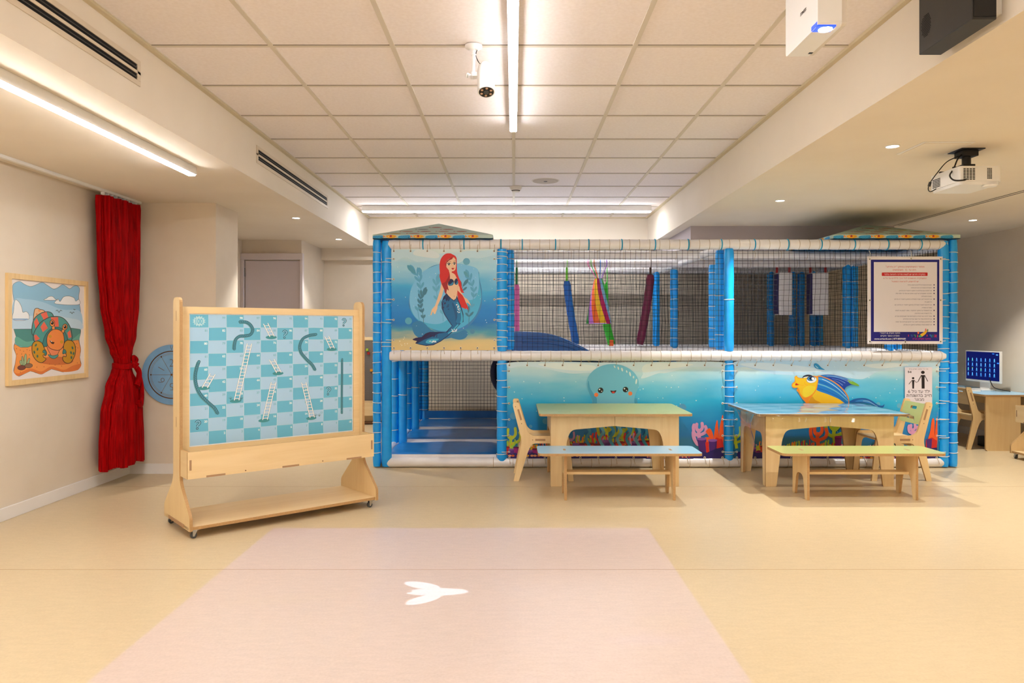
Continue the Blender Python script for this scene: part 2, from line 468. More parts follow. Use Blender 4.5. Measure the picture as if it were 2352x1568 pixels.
def downlight(x, y, label, w=1.0):
    t = thing('downlight', label, 'ceiling light', (x, y, ZS), group='recessed downlights')
    b = MB(); b.ring((0, 0, -.002), .036, .004, M_WHITE, 2, 28); b.build('trim_ring', t)
    b = MB(); b.lathe([(.033, -.003), (.033, -.0005)], (0, 0, 0), M_SPOTL, 28); b.build('lens', t)
    ld = bpy.data.lights.new('downlight_beam', 'SPOT'); ld.energy = SPOT_W * w; ld.color = (1.0, .96, .90); ld.spot_size = math.radians(100); ld.spot_blend = .55; ld.shadow_soft_size = .03
    lo = bpy.data.objects.new('downlight_beam', ld); COL.objects.link(lo); lo.parent = t; lo.location = (0, 0, -.012)
downlight(2.17, 4.24, 'round downlight in front of the flat white ceiling hatch, nearest to it')
downlight(2.17, 6.03, 'round downlight above the blue topped play table', 1.6)
downlight(4.41, 7.11, 'round downlight above the computer desk', 1.4)
downlight(-2.05, 6.97, 'round downlight above the grey door recess', 1.0)
downlight(-2.04, 8.62, 'round downlight in the far corner beside the mermaid end of the play structure', .6)
# the same row of downlights goes on behind the camera
downlight(2.17, 2.2, 'round downlight of the right row, above the open floor', 1.0)
downlight(4.3, 3.4, 'round downlight near the right wall above the open floor', 1.0)
downlight(3.9, 5.3, 'round downlight between the hanging projector and the right wall', 1.2)

def vent(y0, y1, label):
    t = thing('air_vent', label, 'air vent', (XBL, (y0 + y1) / 2, 2.44), group='slot vents in the left bulkhead')
    L = (y1 - y0) / 2; H = .062
    fm = mat('vent_frame_cream', '#d6c8b2', .5)
    boxes('frame', [(0.0, .006, -L, L, .038, H), (0.0, .006, -L, L, -H, -.038), (0.0, .006, -L, L, -.007, .007), (0, .006, -L, -L + .03, -.038, .038), (0, .006, L - .03, L, -.038, .038)], fm, t, .001)
    boxes('backing', [(.0003, .0012, -L + .02, L - .02, -.04, .04)], M_DARK, t)
    for z in (.0225, -.0225):
        b = MB(); b.box(.0012, .0045, -L + .03, L - .03, z - .004, z + .0015, M_BLKMET); b.build('louvre', t)
vent(5.23, 7.23, 'long black slotted air vent in the bulkhead, the farther of the two')
vent(1.2, 3.60, 'long black slotted air vent in the bulkhead, cut off by the picture edge')

# slot diffuser in the right soffit
t = thing('slot_diffuser', 'long double black slot air diffuser in the right ceiling above the play structure', 'air vent', (3.87, 5.4, ZS))
boxes('slot', [(-.03, -.012, -2.1, 2.1, -.002, 0)], M_DARK, t); boxes('slot', [(.012, .03, -2.1, 2.1, -.002, 0)], M_DARK, t)
boxes('frame', [(-.045, -.03, -2.1, 2.1, -.003, 0), (-.012, .012, -2.1, 2.1, -.003, 0), (.03, .045, -2.1, 2.1, -.003, 0)], M_CEIL, t)

# smoke detector, speaker
t = thing('smoke_detector', 'small white smoke detector on the tiled ceiling near the far light strip', 'smoke detector', (.02, 1.395 * 1700 / 326, ZB))
b = MB(); b.lathe([(.028, -.052), (.036, -.05), (.038, -.044)], (0, 0, 0), M_OFF, 24); b.lathe([(.044, -.038), (.050, -.03), (.062, -.012), (.064, 0)], (0, 0, 0), M_OFF, 24); b.build('housing', t)
b = MB(); b.lathe([(.038, -.044), (.040, -.040), (.044, -.038)], (0, 0, 0), M_DARK, 24); b.build('sensor_gap', t)
t = thing('ceiling_speaker', 'round flush white speaker grille in a ceiling tile beside the smoke detector', 'speaker', (.30, 1.395 * 1700 / 339, ZB + .006))
b = MB(); b.lathe([(.128, -.006), (.134, 0)], (0, 0, 0), M_OFF, 36); b.build('rim', t)
b = MB(); b.lathe([(.118, -.009), (.12, -.004)], (0, 0, 0), noisy('speaker_mesh', '#a99c8f', '#d2c6b8', (1, 1, 1), 700, rough=.7), 36); b.build('grille', t)
b = MB(); b.lathe([(.018, -.0105), (.018, -.008)], (0, 0, 0), M_GREYR, 16); b.build('badge', t)

# security camera
t = thing('security_camera', 'white bullet security camera with ring of lamps hanging from the tiled ceiling', 'camera', (-.198, 3.654, ZB - .001))
b = MB(); b.lathe([(.022, -.022), (.042, -.010), (.043, 0)], (0, 0, 0), M_WHITE, 28); b.build('mount_base', t)
b = MB(); b.tube([(0, 0, -.015), (0, 0, -.06), (-.003, 0, -.15)], [.0095, .0095, .009], M_WHITE, 14); b.ring((0, 0, -.045), .010, .004, M_WHITE); b.tube([(-.003, 0, -.13), (-.003, 0, -.165)], .0115, M_WHITE, 14); b.build('stem', t)
b = MB(); b.tube([(-.012, -.004, -.148), (-.028, -.006, -.148)], [.005, .013], M_WHITE, 10); b.tube([(-.028, -.006, -.148), (-.034, -.006, -.146)], [.013, .011], M_WHITE, 10); b.build('knob', t)
ax0, ax1 = Vector((.057, -.028, -.098)), Vector((.066, -.095, -.258))
dr = (ax1 - ax0).normalized(); Lc = (ax1 - ax0).length
body = MB()
pr = [(0.0, .018), (.008, .024), (.03, .036), (.05, .040), (Lc - .01, .042), (Lc, .042)]
body.tube([ax0 + dr * q[0] for q in pr], [q[1] for q in pr], M_WHITE, 28)
body.box(-.004, .03, -.05, -.005, -.165, -.145, M_WHITE)
body.build('camera_body', t)
rm = Matrix.Translation(ax1) @ dr.to_track_quat('Z', 'Y').to_matrix().to_4x4()
f = MB(); f.M = rm
f.lathe([(.036, .0005), (.036, .0015)], (0, 0, 0), M_BLACK, 28); f.lathe([(.013, .0015), (.013, .004), (.009, .005)], (0, 0, 0), M_GREYR, 18); fo = f.build('front_plate', t)
for k in range(6):
    a = PI / 6 + k * PI / 3
    l = MB(); l.M = rm; l.lathe([(.0068, .001), (.006, .003), (.003, .0035)], (.025 * math.cos(a), .025 * math.sin(a), 0), mat('lamp_lens', '#cfae94', .2, metal=.3), 12); l.build('infrared_lamp', fo)
f = MB(); f.M = rm; f.ring((0, 0, 0), .039, .0035, M_WHITE, 2, 30); f.build('front_rim', t)
c = MB()
c.tube(cr([(.02, .01, -.003), (.014, 0, -.03), (.012, 0, -.05), (.022, .01, -.075), (.045, .03, -.088), (.062, .05, -.092), (.070, .05, -.085), (.060, -.005, -.088)], 6, False), .0016, M_BLACK, 6)
c.tube(cr([(.026, .01, -.003), (.012, -.002, -.035), (.013, 0, -.055), (.03, .015, -.082), (.055, .04, -.088), (.074, .05, -.082), (.064, .0, -.086)], 6, False), .0016, M_BLACK, 6)
c.build('cable', t)

# white wall projector that throws the picture on the floor
PX0, PX1, PY0, PY1, PZ0, PZ1 = 1.095, 1.20, 2.665, 2.98, 2.293, 2.57
t = thing('floor_projector', 'white projector turned on its side under the tiled ceiling with a glowing blue lens', 'projector', ((PX0 + PX1) / 2, (PY0 + PY1) / 2, PZ0))
cx, cy = (PX0 + PX1) / 2, (PY0 + PY1) / 2
b = MB(); prof = fillet(rect(PY0 - cy, 0, PY1 - cy, PZ1 - PZ0), .018, 5)
b.prism(prof, lambda u, v, s_: (s_, u, v), PX0 - cx, PX1 - cx - .018, M_WHITE, M_WHITE)
b.build('case', t, bevel=.003)
b = MB(); b.prism(fillet(rect(PY0 - cy + .002, .003, PY1 - cy - .002, PZ1 - PZ0 - .003), .018, 5), lambda u, v, s_: (s_, u, v), PX1 - cx - .018, PX1 - cx, M_OFF, M_OFF); b.build('back_cover', t, bevel=.003)
txt = MB(); A = Art(txt, lambda u, v, o: (PX0 - cx - o - .0006, PY0 - cy + u, v), .5)
A.text('SEEMILE', .133, .112, .012, '#4d4038', maxw=.088)
txt.build('logo_print', t)
boxes('lens_recess', [(PX0 - cx - .001, PX0 - cx + .07, PY0 - cy + .004, PY0 - cy + .06, -.001, .02)], mat('lens_blue', '#2440d0', .2, emit=(.03, .10, 1.0), es=.35), t, .004)
b = MB(); b.lathe([(.024, -.003), (.027, .004), (.024, .015)], (-.012, PY0 - cy + .032, 0), mat('lens_glow', '#ffffff', .2, emit=(.75, .82, 1.0), es=6.0), 20); b.build('lens', t)
boxes('sensor_window', [(.02, .035, .1, .115, -.001, .002)], M_BLACK, t)
arm = MB(); arm.box(PX1 - cx, PX1 - cx + .05, -.11, .05, .16, .26, M_WHITEM); arm.box(PX1 - cx + .05, XBR - cx - .004, -.06, 0, .19, .225, M_WHITEM); arm.box(XBR - cx - .01, XBR - cx - .001, -.11, .05, .13, .27, M_WHITEM)
arm.build('wall_arm', t, bevel=.003)
b = MB(); b.lathe([(.01, 0), (.01, -.002)], (PX1 - cx + .03, -.111, .185), M_GREYR, 12, 1); b.build('socket', t)
# its projection: a real lamp at the lens; the picture is in the light it gives
pl = bpy.data.lights.new('projection_beam', 'POINT'); pl.shadow_soft_size = 0.0; pl.energy = PROJ_W
plo = bpy.data.objects.new('projection_beam', pl); COL.objects.link(plo); plo.parent = t
LP = Vector((PX0 + .04, PY0 + .03, PZ0 - .035)); plo.location = (LP.x - cx, LP.y - cy, LP.z - PZ0)
pl.use_nodes = True
nt = pl.node_tree; em = nt.nodes['Emission']
tc = nt.nodes.new('ShaderNodeTexCoord'); sp = nt.nodes.new('ShaderNodeSeparateXYZ'); nt.links.new(tc.outputs['Normal'], sp.inputs[0])
dz = mathn(nt, 'MULTIPLY', sp.outputs[2], -1.0); dz = mathn(nt, 'MAXIMUM', dz, .02)
X = mathn(nt, 'ADD', mathn(nt, 'MULTIPLY', mathn(nt, 'DIVIDE', sp.outputs[0], dz), LP.z), LP.x)
Y = mathn(nt, 'ADD', mathn(nt, 'MULTIPLY', mathn(nt, 'DIVIDE', sp.outputs[1], dz), LP.z), LP.y)
def edge(v, lo, hi, s=140.0):
    a = mathn(nt, 'MULTIPLY', mathn(nt, 'SUBTRACT', v, lo), s, True)
    b = mathn(nt, 'MULTIPLY', mathn(nt, 'SUBTRACT', hi, v), s, True)
    return mathn(nt, 'MULTIPLY', a, b)
mask = mathn(nt, 'MULTIPLY', edge(X, -1.455, .812), edge(Y, 2.2, 4.475))
def elm(cx_, cy_, rx, ry, rot, s=5.0):
    c_, s_ = math.cos(rot), math.sin(rot)
    u = mathn(nt, 'SUBTRACT', X, cx_); v = mathn(nt, 'SUBTRACT', Y, cy_)
    a = mathn(nt, 'DIVIDE', mathn(nt, 'ADD', mathn(nt, 'MULTIPLY', u, c_), mathn(nt, 'MULTIPLY', v, s_)), rx)
    b = mathn(nt, 'DIVIDE', mathn(nt, 'SUBTRACT', mathn(nt, 'MULTIPLY', v, c_), mathn(nt, 'MULTIPLY', u, s_)), ry)
    r2 = mathn(nt, 'ADD', mathn(nt, 'MULTIPLY', a, a), mathn(nt, 'MULTIPLY', b, b))
    return mathn(nt, 'MULTIPLY', mathn(nt, 'SUBTRACT', 1.0, r2), s, True)
rk = elm(-.35, 3.385, .15, .05, .03)
for q in ((-.43, 3.47, .10, .042, -.45), (-.40, 3.29, .095, .042, .70)): rk = mathn(nt, 'MAXIMUM', rk, elm(*q))
rk = mathn(nt, 'SUBTRACT', rk, elm(-.53, 3.385, .07, .022, .1), True)
rk = mathn(nt, 'MULTIPLY', rk, 3.4)
for q, w in (((-.62, 3.37, .10, .012, .08), .35), ((-.98, 3.78, .07, .02, 0), .35), ((0.02, 3.42, .03, .02, 0), .4), ((.62, 3.03, .16, .1, .2), -.12), ((-1.0, 3.3, .3, .06, .2), -.12), ((.5, 2.86, .18, .05, 0), .3)):
    rk = mathn(nt, 'ADD', rk, mathn(nt, 'MULTIPLY', elm(*q, s=1.5), w))
# keystone correction: even light over the picture
cosn = mathn(nt, 'POWER', dz, -3.0)
st = mathn(nt, 'MULTIPLY', mathn(nt, 'MULTIPLY', mask, mathn(nt, 'ADD', 1.0, rk)), cosn)
cm = nt.nodes.new('ShaderNodeMix'); cm.data_type = 'RGBA'; cm.inputs['A'].default_value = (.04, .06, 1.0, 1); cm.inputs['B'].default_value = (.30, .42, 1.0, 1)
nt.links.new(mathn(nt, 'MULTIPLY', rk, .5, True), cm.inputs['Factor']); nt.links.new(cm.outputs['Result'], em.inputs['Color'])
nt.links.new(st, em.inputs['Strength'])

# black wall box on the right bulkhead
t = thing('equipment_box', 'black perforated metal box mounted on the bulkhead under the tiled ceiling', 'wall box', (1.61, 2.685, 2.255))
boxes('case', [(-.05, .035, -.165, .165, 0, .30)], M_BLKMET, t, .003)
boxes('end_panel', [(-.045, .03, -.168, -.1655, .01, .29)], M_BLACK, t)
boxes('wall_bracket', [(.035, .069, -.14, .14, .03, .27)], M_WHITEM, t)
b = MB()
for i in range(9):
    for j in range(13):
        y, z = .085 + i * .007 + (j % 2) * .0035, .055 + j * .0065
        if (y - .115) ** 2 / .0011 + (z - .095) ** 2 / .002 < 1: b.lathe([(.0022, -.0508), (.0022, -.0502)], (0, y, z), M_DARK, 6, 0)
b.build('perforation', t)
b = MB()
for i in range(6):
    for j in range(13):
        y, z = -.07 + i * .008 + (j % 2) * .004, .13 + j * .0065
        b.lathe([(.0022, -.0508), (.0022, -.0502)], (0, y, z), M_DARK, 6, 0)
b.build('perforation', t)

# second projector on the right soffit, with its hatch
t = thing('ceiling_hatch', 'flat white square hatch in the ceiling beside the projector mount', 'hatch', (2.44, 4.29, ZS))
boxes('frame', [(-.145, .145, -.15, .15, -.004, 0)], M_WHITEM, t, .001)
boxes('panel', [(-.13, .13, -.135, .135, -.007, -.004)], M_CEIL, t, .001)
t = thing('hanging_projector', 'white projector hanging on a black mount with loose cables from the right ceiling', 'projector', (2.66, 4.35, ZS))
b = MB(); b.box(-.07, .07, -.07, .07, -.006, 0, M_BLACK); b.box(-.045, .045, -.045, .045, -.04, -.006, M_BLACK); b.tube([(0, 0, -.035), (0, 0, -.115)], .024, M_BLACK, 16)
b.box(-.035, .035, -.03, .03, -.105, -.085, M_BLACK); b.box(-.12, .10, -.075, -.06, -.118, -.110, M_BLACK); b.box(-.12, .10, .06, .075, -.118, -.110, M_BLACK); b.box(-.02, .02, -.075, .075, -.118, -.108, M_BLACK); b.build('mount', t, bevel=.002)
pc = MB()
prof = [(-.125, -.145), (.115, -.145), (.115, .155), (-.125, .155)]
pc.prism(fillet(prof, .02), lambda u, v, s_: (u, v, s_), -.208, -.122, M_WHITE)
pc.prism(fillet([(-.118, -.138), (.108, -.138), (.108, .148), (-.118, .148)], .02), lambda u, v, s_: (u, v, s_), -.226, -.208, M_WHITE)
case = pc.build('case', t, bevel=.006)
def gr(x0, nx, dx, z0, nz, dz_, y):
    q = MB()
    for i in range(nx):
        for j in range(nz): q.box(x0 + i * dx, x0 + i * dx + dx * .72, y - .001, y + .001, z0 + j * dz_, z0 + j * dz_ + dz_ * .55, M_DARK)
    return q
gr(-.105, 4, .0175, -.2, 8, .0085, -.1455).build('vent_grille', t); gr(.03, 3, .0095, -.195, 8, .008, -.1455).build('vent_grille', t)
b = MB()
for i in range(9):
    for j in range(6): b.box(-.1262, -.1245, .05 + i * .009, .05 + i * .009 + .006, -.2 + j * .009, -.2 + j * .009 + .005, M_DARK)
b.build('vent_grille', t)
b = MB(); b.tube([(.06, -.12, -.228), (.06, -.12, -.236)], [.04, .034], M_WHITE, 20); b.build('lens_housing', t)
b = MB()
b.tube(cr([(-.03, -.02, -.02), (-.075, -.04, -.06), (-.11, -.06, -.12), (-.150, -.09, -.165), (-.15, -.13, -.2), (-.11, -.152, -.205), (-.09, -.146, -.198)], 7, False), .0045, M_BLACK, 8)
b.tube(cr([(-.035, 0, -.03), (-.10, .02, -.06), (-.15, .03, -.12), (-.185, .05, -.18), (-.19, .06, -.215), (-.16, .09, -.225), (-.126, .09, -.208)], 7, False), .003, M_BLACK, 8)
b.tube([(-.184, .048, -.175), (-.189, .055, -.2)], .008, M_BLACK, 8); b.build('cable', t)

# ================================================================== left wall: picture, curtain, wheel
def wall_l(y, z, o): return (XL + o, y, z)
# framed picture
PY_0, PY_1, PZ_0, PZ_1 = 4.655, 5.53, .842, 1.556
t = thing('framed_picture', 'framed cartoon print of a smiling hermit crab on the beach, on the left wall', 'picture', (XL, (PY_0 + PY_1) / 2, (PZ_0 + PZ_1) / 2))
hw, hh = (PY_1 - PY_0) / 2, (PZ_1 - PZ_0) / 2; fr = .034
b = MB(); b.prism(rect(-hw, -hh, hw, hh), lambda u, v, s_: (s_, u, v), .001, .022, M_PINE, M_PINE, holes=[rect(-hw + fr, -hh + fr, hw - fr, hh - fr)]); b.build('frame', t, bevel=.002)
H = homog([(80, 265), (888, 345), (862, 1275), (60, 1365)])
iw, ih = 2 * (hw - fr), 2 * (hh - fr)
def pic(x, y, o):
    u, v = H(x, y); return (.010 + o, -iw / 2 + u * iw, ih / 2 - v * ih)
b = MB(); b.box(.001, .010, -iw / 2, iw / 2, -ih / 2, ih / 2, mat('print_paper', '#ece4e0', .4))
A = Art(b, pic)
OC = '#3a2a26'
bg = [(105, 410), (112, 330), (180, 298), (240, 330), (300, 352), (360, 335), (430, 308), (490, 340), (550, 378), (600, 365), (650, 332), (690, 350), (730, 376), (770, 350), (810, 343), (838, 380), (825, 460), (832, 540), (842, 640), (825, 730), (838, 830), (818, 930), (832, 1030), (818, 1110), (832, 1190), (790, 1245), (740, 1230), (690, 1245), (640, 1268), (590, 1258), (510, 1238), (450, 1270), (400, 1294), (340, 1280), (280, 1262), (200, 1300), (150, 1318), (100, 1270), (118, 1180), (130, 1100), (105, 1010), (135, 900), (105, 800), (105, 700), (128, 590), (115, 500)]
A.outl(bg, '#8fc0dc', OC, 3)
A.poly([(112, 510), (250, 490), (430, 520), (640, 600), (838, 620), (832, 830), (600, 860), (300, 830), (108, 815)], '#a9cfe6', True)
A.poly([(108, 690), (300, 670), (540, 660), (700, 690), (832, 720), (836, 820), (500, 850), (108, 818)], '#c3dcec', True)
A.outl([(128, 502), (170, 520), (200, 580), (212, 632), (250, 625), (278, 660), (262, 712), (104, 714), (110, 620)], '#eef1f3', OC, 3)
A.poly([(104, 700), (266, 700), (262, 716), (104, 716)], '#8fb4d8')
A.outl([(578, 540), (576, 505), (600, 488), (622, 514), (660, 465), (720, 455), (775, 475), (792, 510), (826, 490), (818, 548)], '#eef1f3', OC, 3)
A.outl([(452, 490), (475, 480), (500, 462), (540, 460), (572, 490), (590, 500), (455, 500)], '#eef1f3', OC, 3)
for (x, y, s_) in ((607, 615, 34), (748, 632, 25), (777, 598, 12)):
    A.line([(x - s_, y + 2), (x - s_ * .5, y - s_ * .2), (x, y + s_ * .5), (x + s_ * .5, y - s_ * .2), (x + s_, y + 2)], 5, OC, True)
A.outl([(108, 815), (300, 812), (500, 830), (735, 798), (836, 812), (830, 860), (818, 925), (700, 990), (300, 1000), (180, 960), (135, 905), (118, 850)], '#4f8d86', OC, 3, False)
A.poly([(135, 895), (240, 948), (330, 940), (340, 1000), (200, 1008), (122, 965)], '#68ad9b', True)
A.poly([(832, 850), (740, 925), (800, 960), (820, 920)], '#68ad9b')
A.outl([(115, 975), (180, 1010), (260, 1008), (330, 980), (700, 960), (760, 930), (812, 925), (832, 1030), (818, 1110), (832, 1190), (790, 1245), (740, 1230), (640, 1268), (590, 1258), (510, 1238), (450, 1270), (400, 1294), (280, 1262), (200, 1300), (150, 1318), (100, 1270), (118, 1180), (130, 1100), (105, 1010)], '#f09a4c', OC, 3, False)
A.poly([(100, 1270), (150, 1290), (280, 1235), (400, 1265), (510, 1210), (640, 1245), (740, 1200), (832, 1180), (790, 1245), (640, 1268), (510, 1238), (400, 1294), (280, 1262), (150, 1318)], '#e07b36', True)
A.dot(560, 1150, 190, '#cf7034', 45)
for x, y in ((135, 1025), (175, 1040), (212, 1052), (250, 1035), (280, 1042), (140, 1082), (190, 1082), (275, 1090), (595, 1178), (620, 1205), (550, 1195), (490, 1185), (430, 1215), (352, 1220), (790, 965), (800, 1010), (780, 1000), (790, 1170), (172, 1275)): A.dot(x, y, 4.5, '#9a5426', n=8)
# shell
A.outl([(326, 730), (330, 660), (342, 600), (372, 588), (400, 600), (435, 608), (450, 630), (400, 680), (350, 730)], '#e8b98a', OC, 6)
A.dot(363, 652, 7, '#e07b36', 9); A.dot(392, 615, 15, '#f0934d', 10)
A.outl([(305, 850), (310, 780), (335, 700), (400, 645), (470, 625), (520, 635), (543, 665), (560, 720), (450, 800), (340, 880), (315, 875)], '#4f9a92', OC, 7)
A.poly([(405, 650), (470, 625), (490, 690), (440, 715)], '#e9694f'); A.poly([(330, 735), (362, 690), (392, 760), (350, 820)], '#e9694f')
A.outl([(322, 930), (330, 850), (400, 745), (500, 685), (590, 675), (660, 700), (715, 770), (738, 850), (735, 930), (690, 960), (600, 800), (500, 850), (440, 1000), (360, 960)], '#4f9a92', OC, 7)
A.poly([(400, 790), (440, 730), (482, 800), (425, 845)], '#e9694f'); A.poly([(515, 685), (595, 682), (600, 785), (540, 785)], '#e9694f'); A.poly([(690, 850), (722, 820), (735, 895), (705, 910)], '#e9694f'); A.poly([(328, 880), (350, 870), (392, 915), (340, 945)], '#e9694f')
A.outl([(420, 1000), (440, 900), (500, 820), (580, 790), (650, 820), (688, 900), (690, 970), (560, 1040), (470, 1000)], '#3f837f', OC, 5)
A.outl([(470, 985), (500, 1075), (540, 1120), (580, 1080), (600, 1000)], '#e9875a', OC, 5)
A.outl([(478, 1085), (500, 1115), (540, 1128), (575, 1110), (585, 1085), (530, 1095)], '#4f9a92', OC, 4)
A.line([(545, 840), (540, 780), (528, 745)], 36, OC); A.line([(545, 840), (540, 780), (528, 745)], 26, '#f2994e'); A.line([(620, 870), (655, 815), (665, 790)], 34, OC); A.line([(620, 870), (655, 815), (665, 790)], 24, '#f2994e')
A.dot(530, 748, 30, OC, 38); A.dot(530, 748, 24, '#f2994e', 32); A.dot(530, 745, 17, '#2a1612', 20); A.dot(524, 738, 5, '#ffffff')
A.dot(666, 788, 29, OC, 36, .3); A.dot(666, 788, 23, '#f2994e', 30, .3); A.dot(667, 786, 16, '#2a1612', 19); A.dot(661, 779, 5, '#ffffff')
A.outl([(466, 940), (480, 870), (530, 820), (590, 815), (640, 850), (655, 920), (645, 990), (600, 1035), (530, 1030), (482, 1000)], '#f08e44', OC, 6)
A.dot(503, 890, 17, '#d59a1e'); A.dot(627, 948, 18, '#d59a1e')
A.poly([(498, 930), (522, 948), (548, 952), (535, 972), (510, 960)], '#3a1a14', True); A.poly([(503, 930), (520, 945), (515, 952)], '#ffffff')
# claws
A.outl([(302, 1010), (318, 960), (360, 940), (410, 960), (438, 1020), (460, 1060), (455, 1090), (425, 1088), (425, 1110), (452, 1128), (440, 1150), (400, 1172), (350, 1150), (310, 1090)], '#c99118', OC, 7)
A.outl([(418, 1060), (430, 1035), (455, 1050), (460, 1085), (440, 1100), (440, 1075)], '#3f837f', OC, 4)
A.outl([(640, 1100), (668, 1105), (672, 1080), (645, 1030), (655, 960), (695, 928), (750, 945), (775, 1010), (765, 1090), (720, 1165), (670, 1172), (635, 1140)], '#c99118', OC, 7)
A.outl([(635, 1075), (640, 1035), (662, 1030), (675, 1060), (660, 1070)], '#3f837f', OC, 4)
for x, y, r in ((346, 985, .6), (363, 1028, .2), (327, 1060, -.2), (360, 1103, 0), (742, 1010, -.3), (725, 1062, -.2), (752, 1070, .3), (728, 1113, 0)): A.dot(x, y, 10, '#3f6f5a', 17, r)
for pts in (((175, 1195), (165, 1160), (185, 1150), (200, 1195)), ((195, 1195), (188, 1125), (200, 1108), (215, 1195)), ((210, 1195), (220, 1100), (232, 1080), (242, 1100), (235, 1195)), ((240, 1190), (262, 1130), (278, 1135), (262, 1185))): A.outl(list(pts), '#9fb88a', OC, 3)
A.outl(ell(185, 1227, 45, 25, 16, -.1), '#7a4033', OC, 4, False); A.outl(ell(262, 1205, 43, 24, 16, -.1), '#8f6b4e', OC, 4, False)
b.build('print', t)

# curtain rail
t = thing('curtain_rail', 'white ceiling curtain rail running along the left wall to the red curtain', 'curtain rail', (-3.08, 2.0, ZS))
boxes('track', [(-.014, .014, -5.0, 4.1, -.02, 0)], M_WHITEM, t, .002)
# curtain
t = thing('curtain', 'floor length red velvet curtain tied at the waist in the left corner', 'curtain', (-3.085, 5.80, .12))
key = [ # z, centre y, half width y, centre x, half depth x, fold
    (.135, .03, .255, 0.0, .075, .16), (.30, .03, .25, 0, .075, .16), (.55, .03, .225, 0, .075, .17), (.75, .03, .165, 0, .07, .17), (.88, .03, .085, 0, .055, .15), (.915, .03, .065, .005, .05, .10), (.95, .03, .065, .005, .05, .10),
    (1.02, .02, .10, 0, .055, .14), (1.15, .01, .16, 0, .06, .16), (1.40, 0, .215, 0, .055, .18), (1.70, -.01, .245, 0, .05, .2), (2.0, -.01, .255, 0, .045, .22), (2.16, -.01, .26, 0, .04, .24), (2.205, -.01, .262, 0, .04, .2)]
def kv(z):
    for a, b_ in zip(key, key[1:]):
        if a[0] <= z <= b_[0]:
            s_ = (z - a[0]) / (b_[0] - a[0]); s_ = s_ * s_ * (3 - 2 * s_)
            return [a[i] + (b_[i] - a[i]) * s_ for i in range(1, 6)]
    return key[-1][1:]
b = MB(); NZ, NT = 90, 340; vs = []
for i in range(NZ + 1):
    z = key[0][0] + (key[-1][0] - key[0][0]) * i / NZ
    cy_, hy, cx_, hx, fo = kv(z)
    for k in range(NT):
        a = 2 * PI * k / NT
        f_ = math.sin(17 * a + 1.5 * math.sin(z * 1.3) + .4) * .55 + math.sin(27 * a + 2 + z * .7 + math.sin(3 * a)) * .35 + math.sin(43 * a - z * 1.1) * .15 + .5 * math.sin(7 * a + 1 + .5 * z)
        amp = (.006 + .062 * hy) * fo / .18
        zz = z - .12 + (0.012 * math.sin(5 * a) if i == 0 else 0)
        sx_ = abs(math.cos(a)) ** .6 * (1 if math.cos(a) > 0 else -1)
        nx_, ny_ = math.cos(a) / hx, math.sin(a) / hy; nn_ = math.hypot(nx_, ny_)
        vs.append((cx_ + hx * sx_ + amp * f_ * nx_ / nn_, cy_ + hy * math.sin(a) + amp * f_ * ny_ / nn_ * .5, zz))
b.add(vs, [(i * NT + k, i * NT + (k + 1) % NT, (i + 1) * NT + (k + 1) % NT, (i + 1) * NT + k) for i in range(NZ) for k in range(NT)], M_VELVET, True)
b.build('drape', t)
b = MB()
cz, cy_ = .80, .03
pts = [(.005 + .062 * math.cos(a), cy_ + .076 * math.sin(a), cz + .004 * math.sin(2 * a) - .008) for a in [2 * PI * i / 32 for i in range(33)]]
for off in (-.012, 0, .012): b.tube([(p[0], p[1], p[2] + off) for p in pts], .011, M_VELVET, 8, False)
b.tube([(.06, cy_ + .045, cz + .02), (.085, cy_ + .05, cz), (.07, cy_ + .05, cz - .025)], [.02, .026, .02], M_VELVET, 10)
b.tube(cr([(.07, cy_ + .05, cz), (.085, cy_ + .06, cz + .04), (.075, cy_ + .02, cz + .065), (.07, cy_ + .04, cz + .02)], 5, False), [.014] * 16, M_VELVET, 8)
k_ = cr([(.08, cy_ + .05, cz - .01), (.09, cy_ + .085, cz - .05), (.085, cy_ + .09, cz - .12), (.08, cy_ + .06, cz - .17)], 5, False); b.tube(k_, [.014 + .016 * i / len(k_) for i in range(len(k_))], M_VELVET, 8)
k_ = cr([(.075, cy_ + .05, cz - .02), (.08, cy_ + .12, cz - .10), (.08, cy_ + .15, cz - .22), (.085, cy_ + .12, cz - .33), (.08, cy_ + .08, cz - .30)], 5, False); b.tube(k_, [.012 + .012 * i / len(k_) for i in range(len(k_))], M_VELVET, 8)
b.build('tieback', t)
for i in range(9): boxes('glider', [(-.012, .012, -.25 + i * .06, -.238 + i * .06, 2.075, 2.112)], M_WHITE, t)

# number wheel
t = thing('number_wheel', 'round light blue wooden number wheel on the wall behind the game board', 'wall toy', (-2.838, 6.16, .823))
b = MB(); b.lathe([(.248, -.019), (.25, -.016), (.25, -.001)], (0, 0, 0), M_WHEEL, 64, 1)
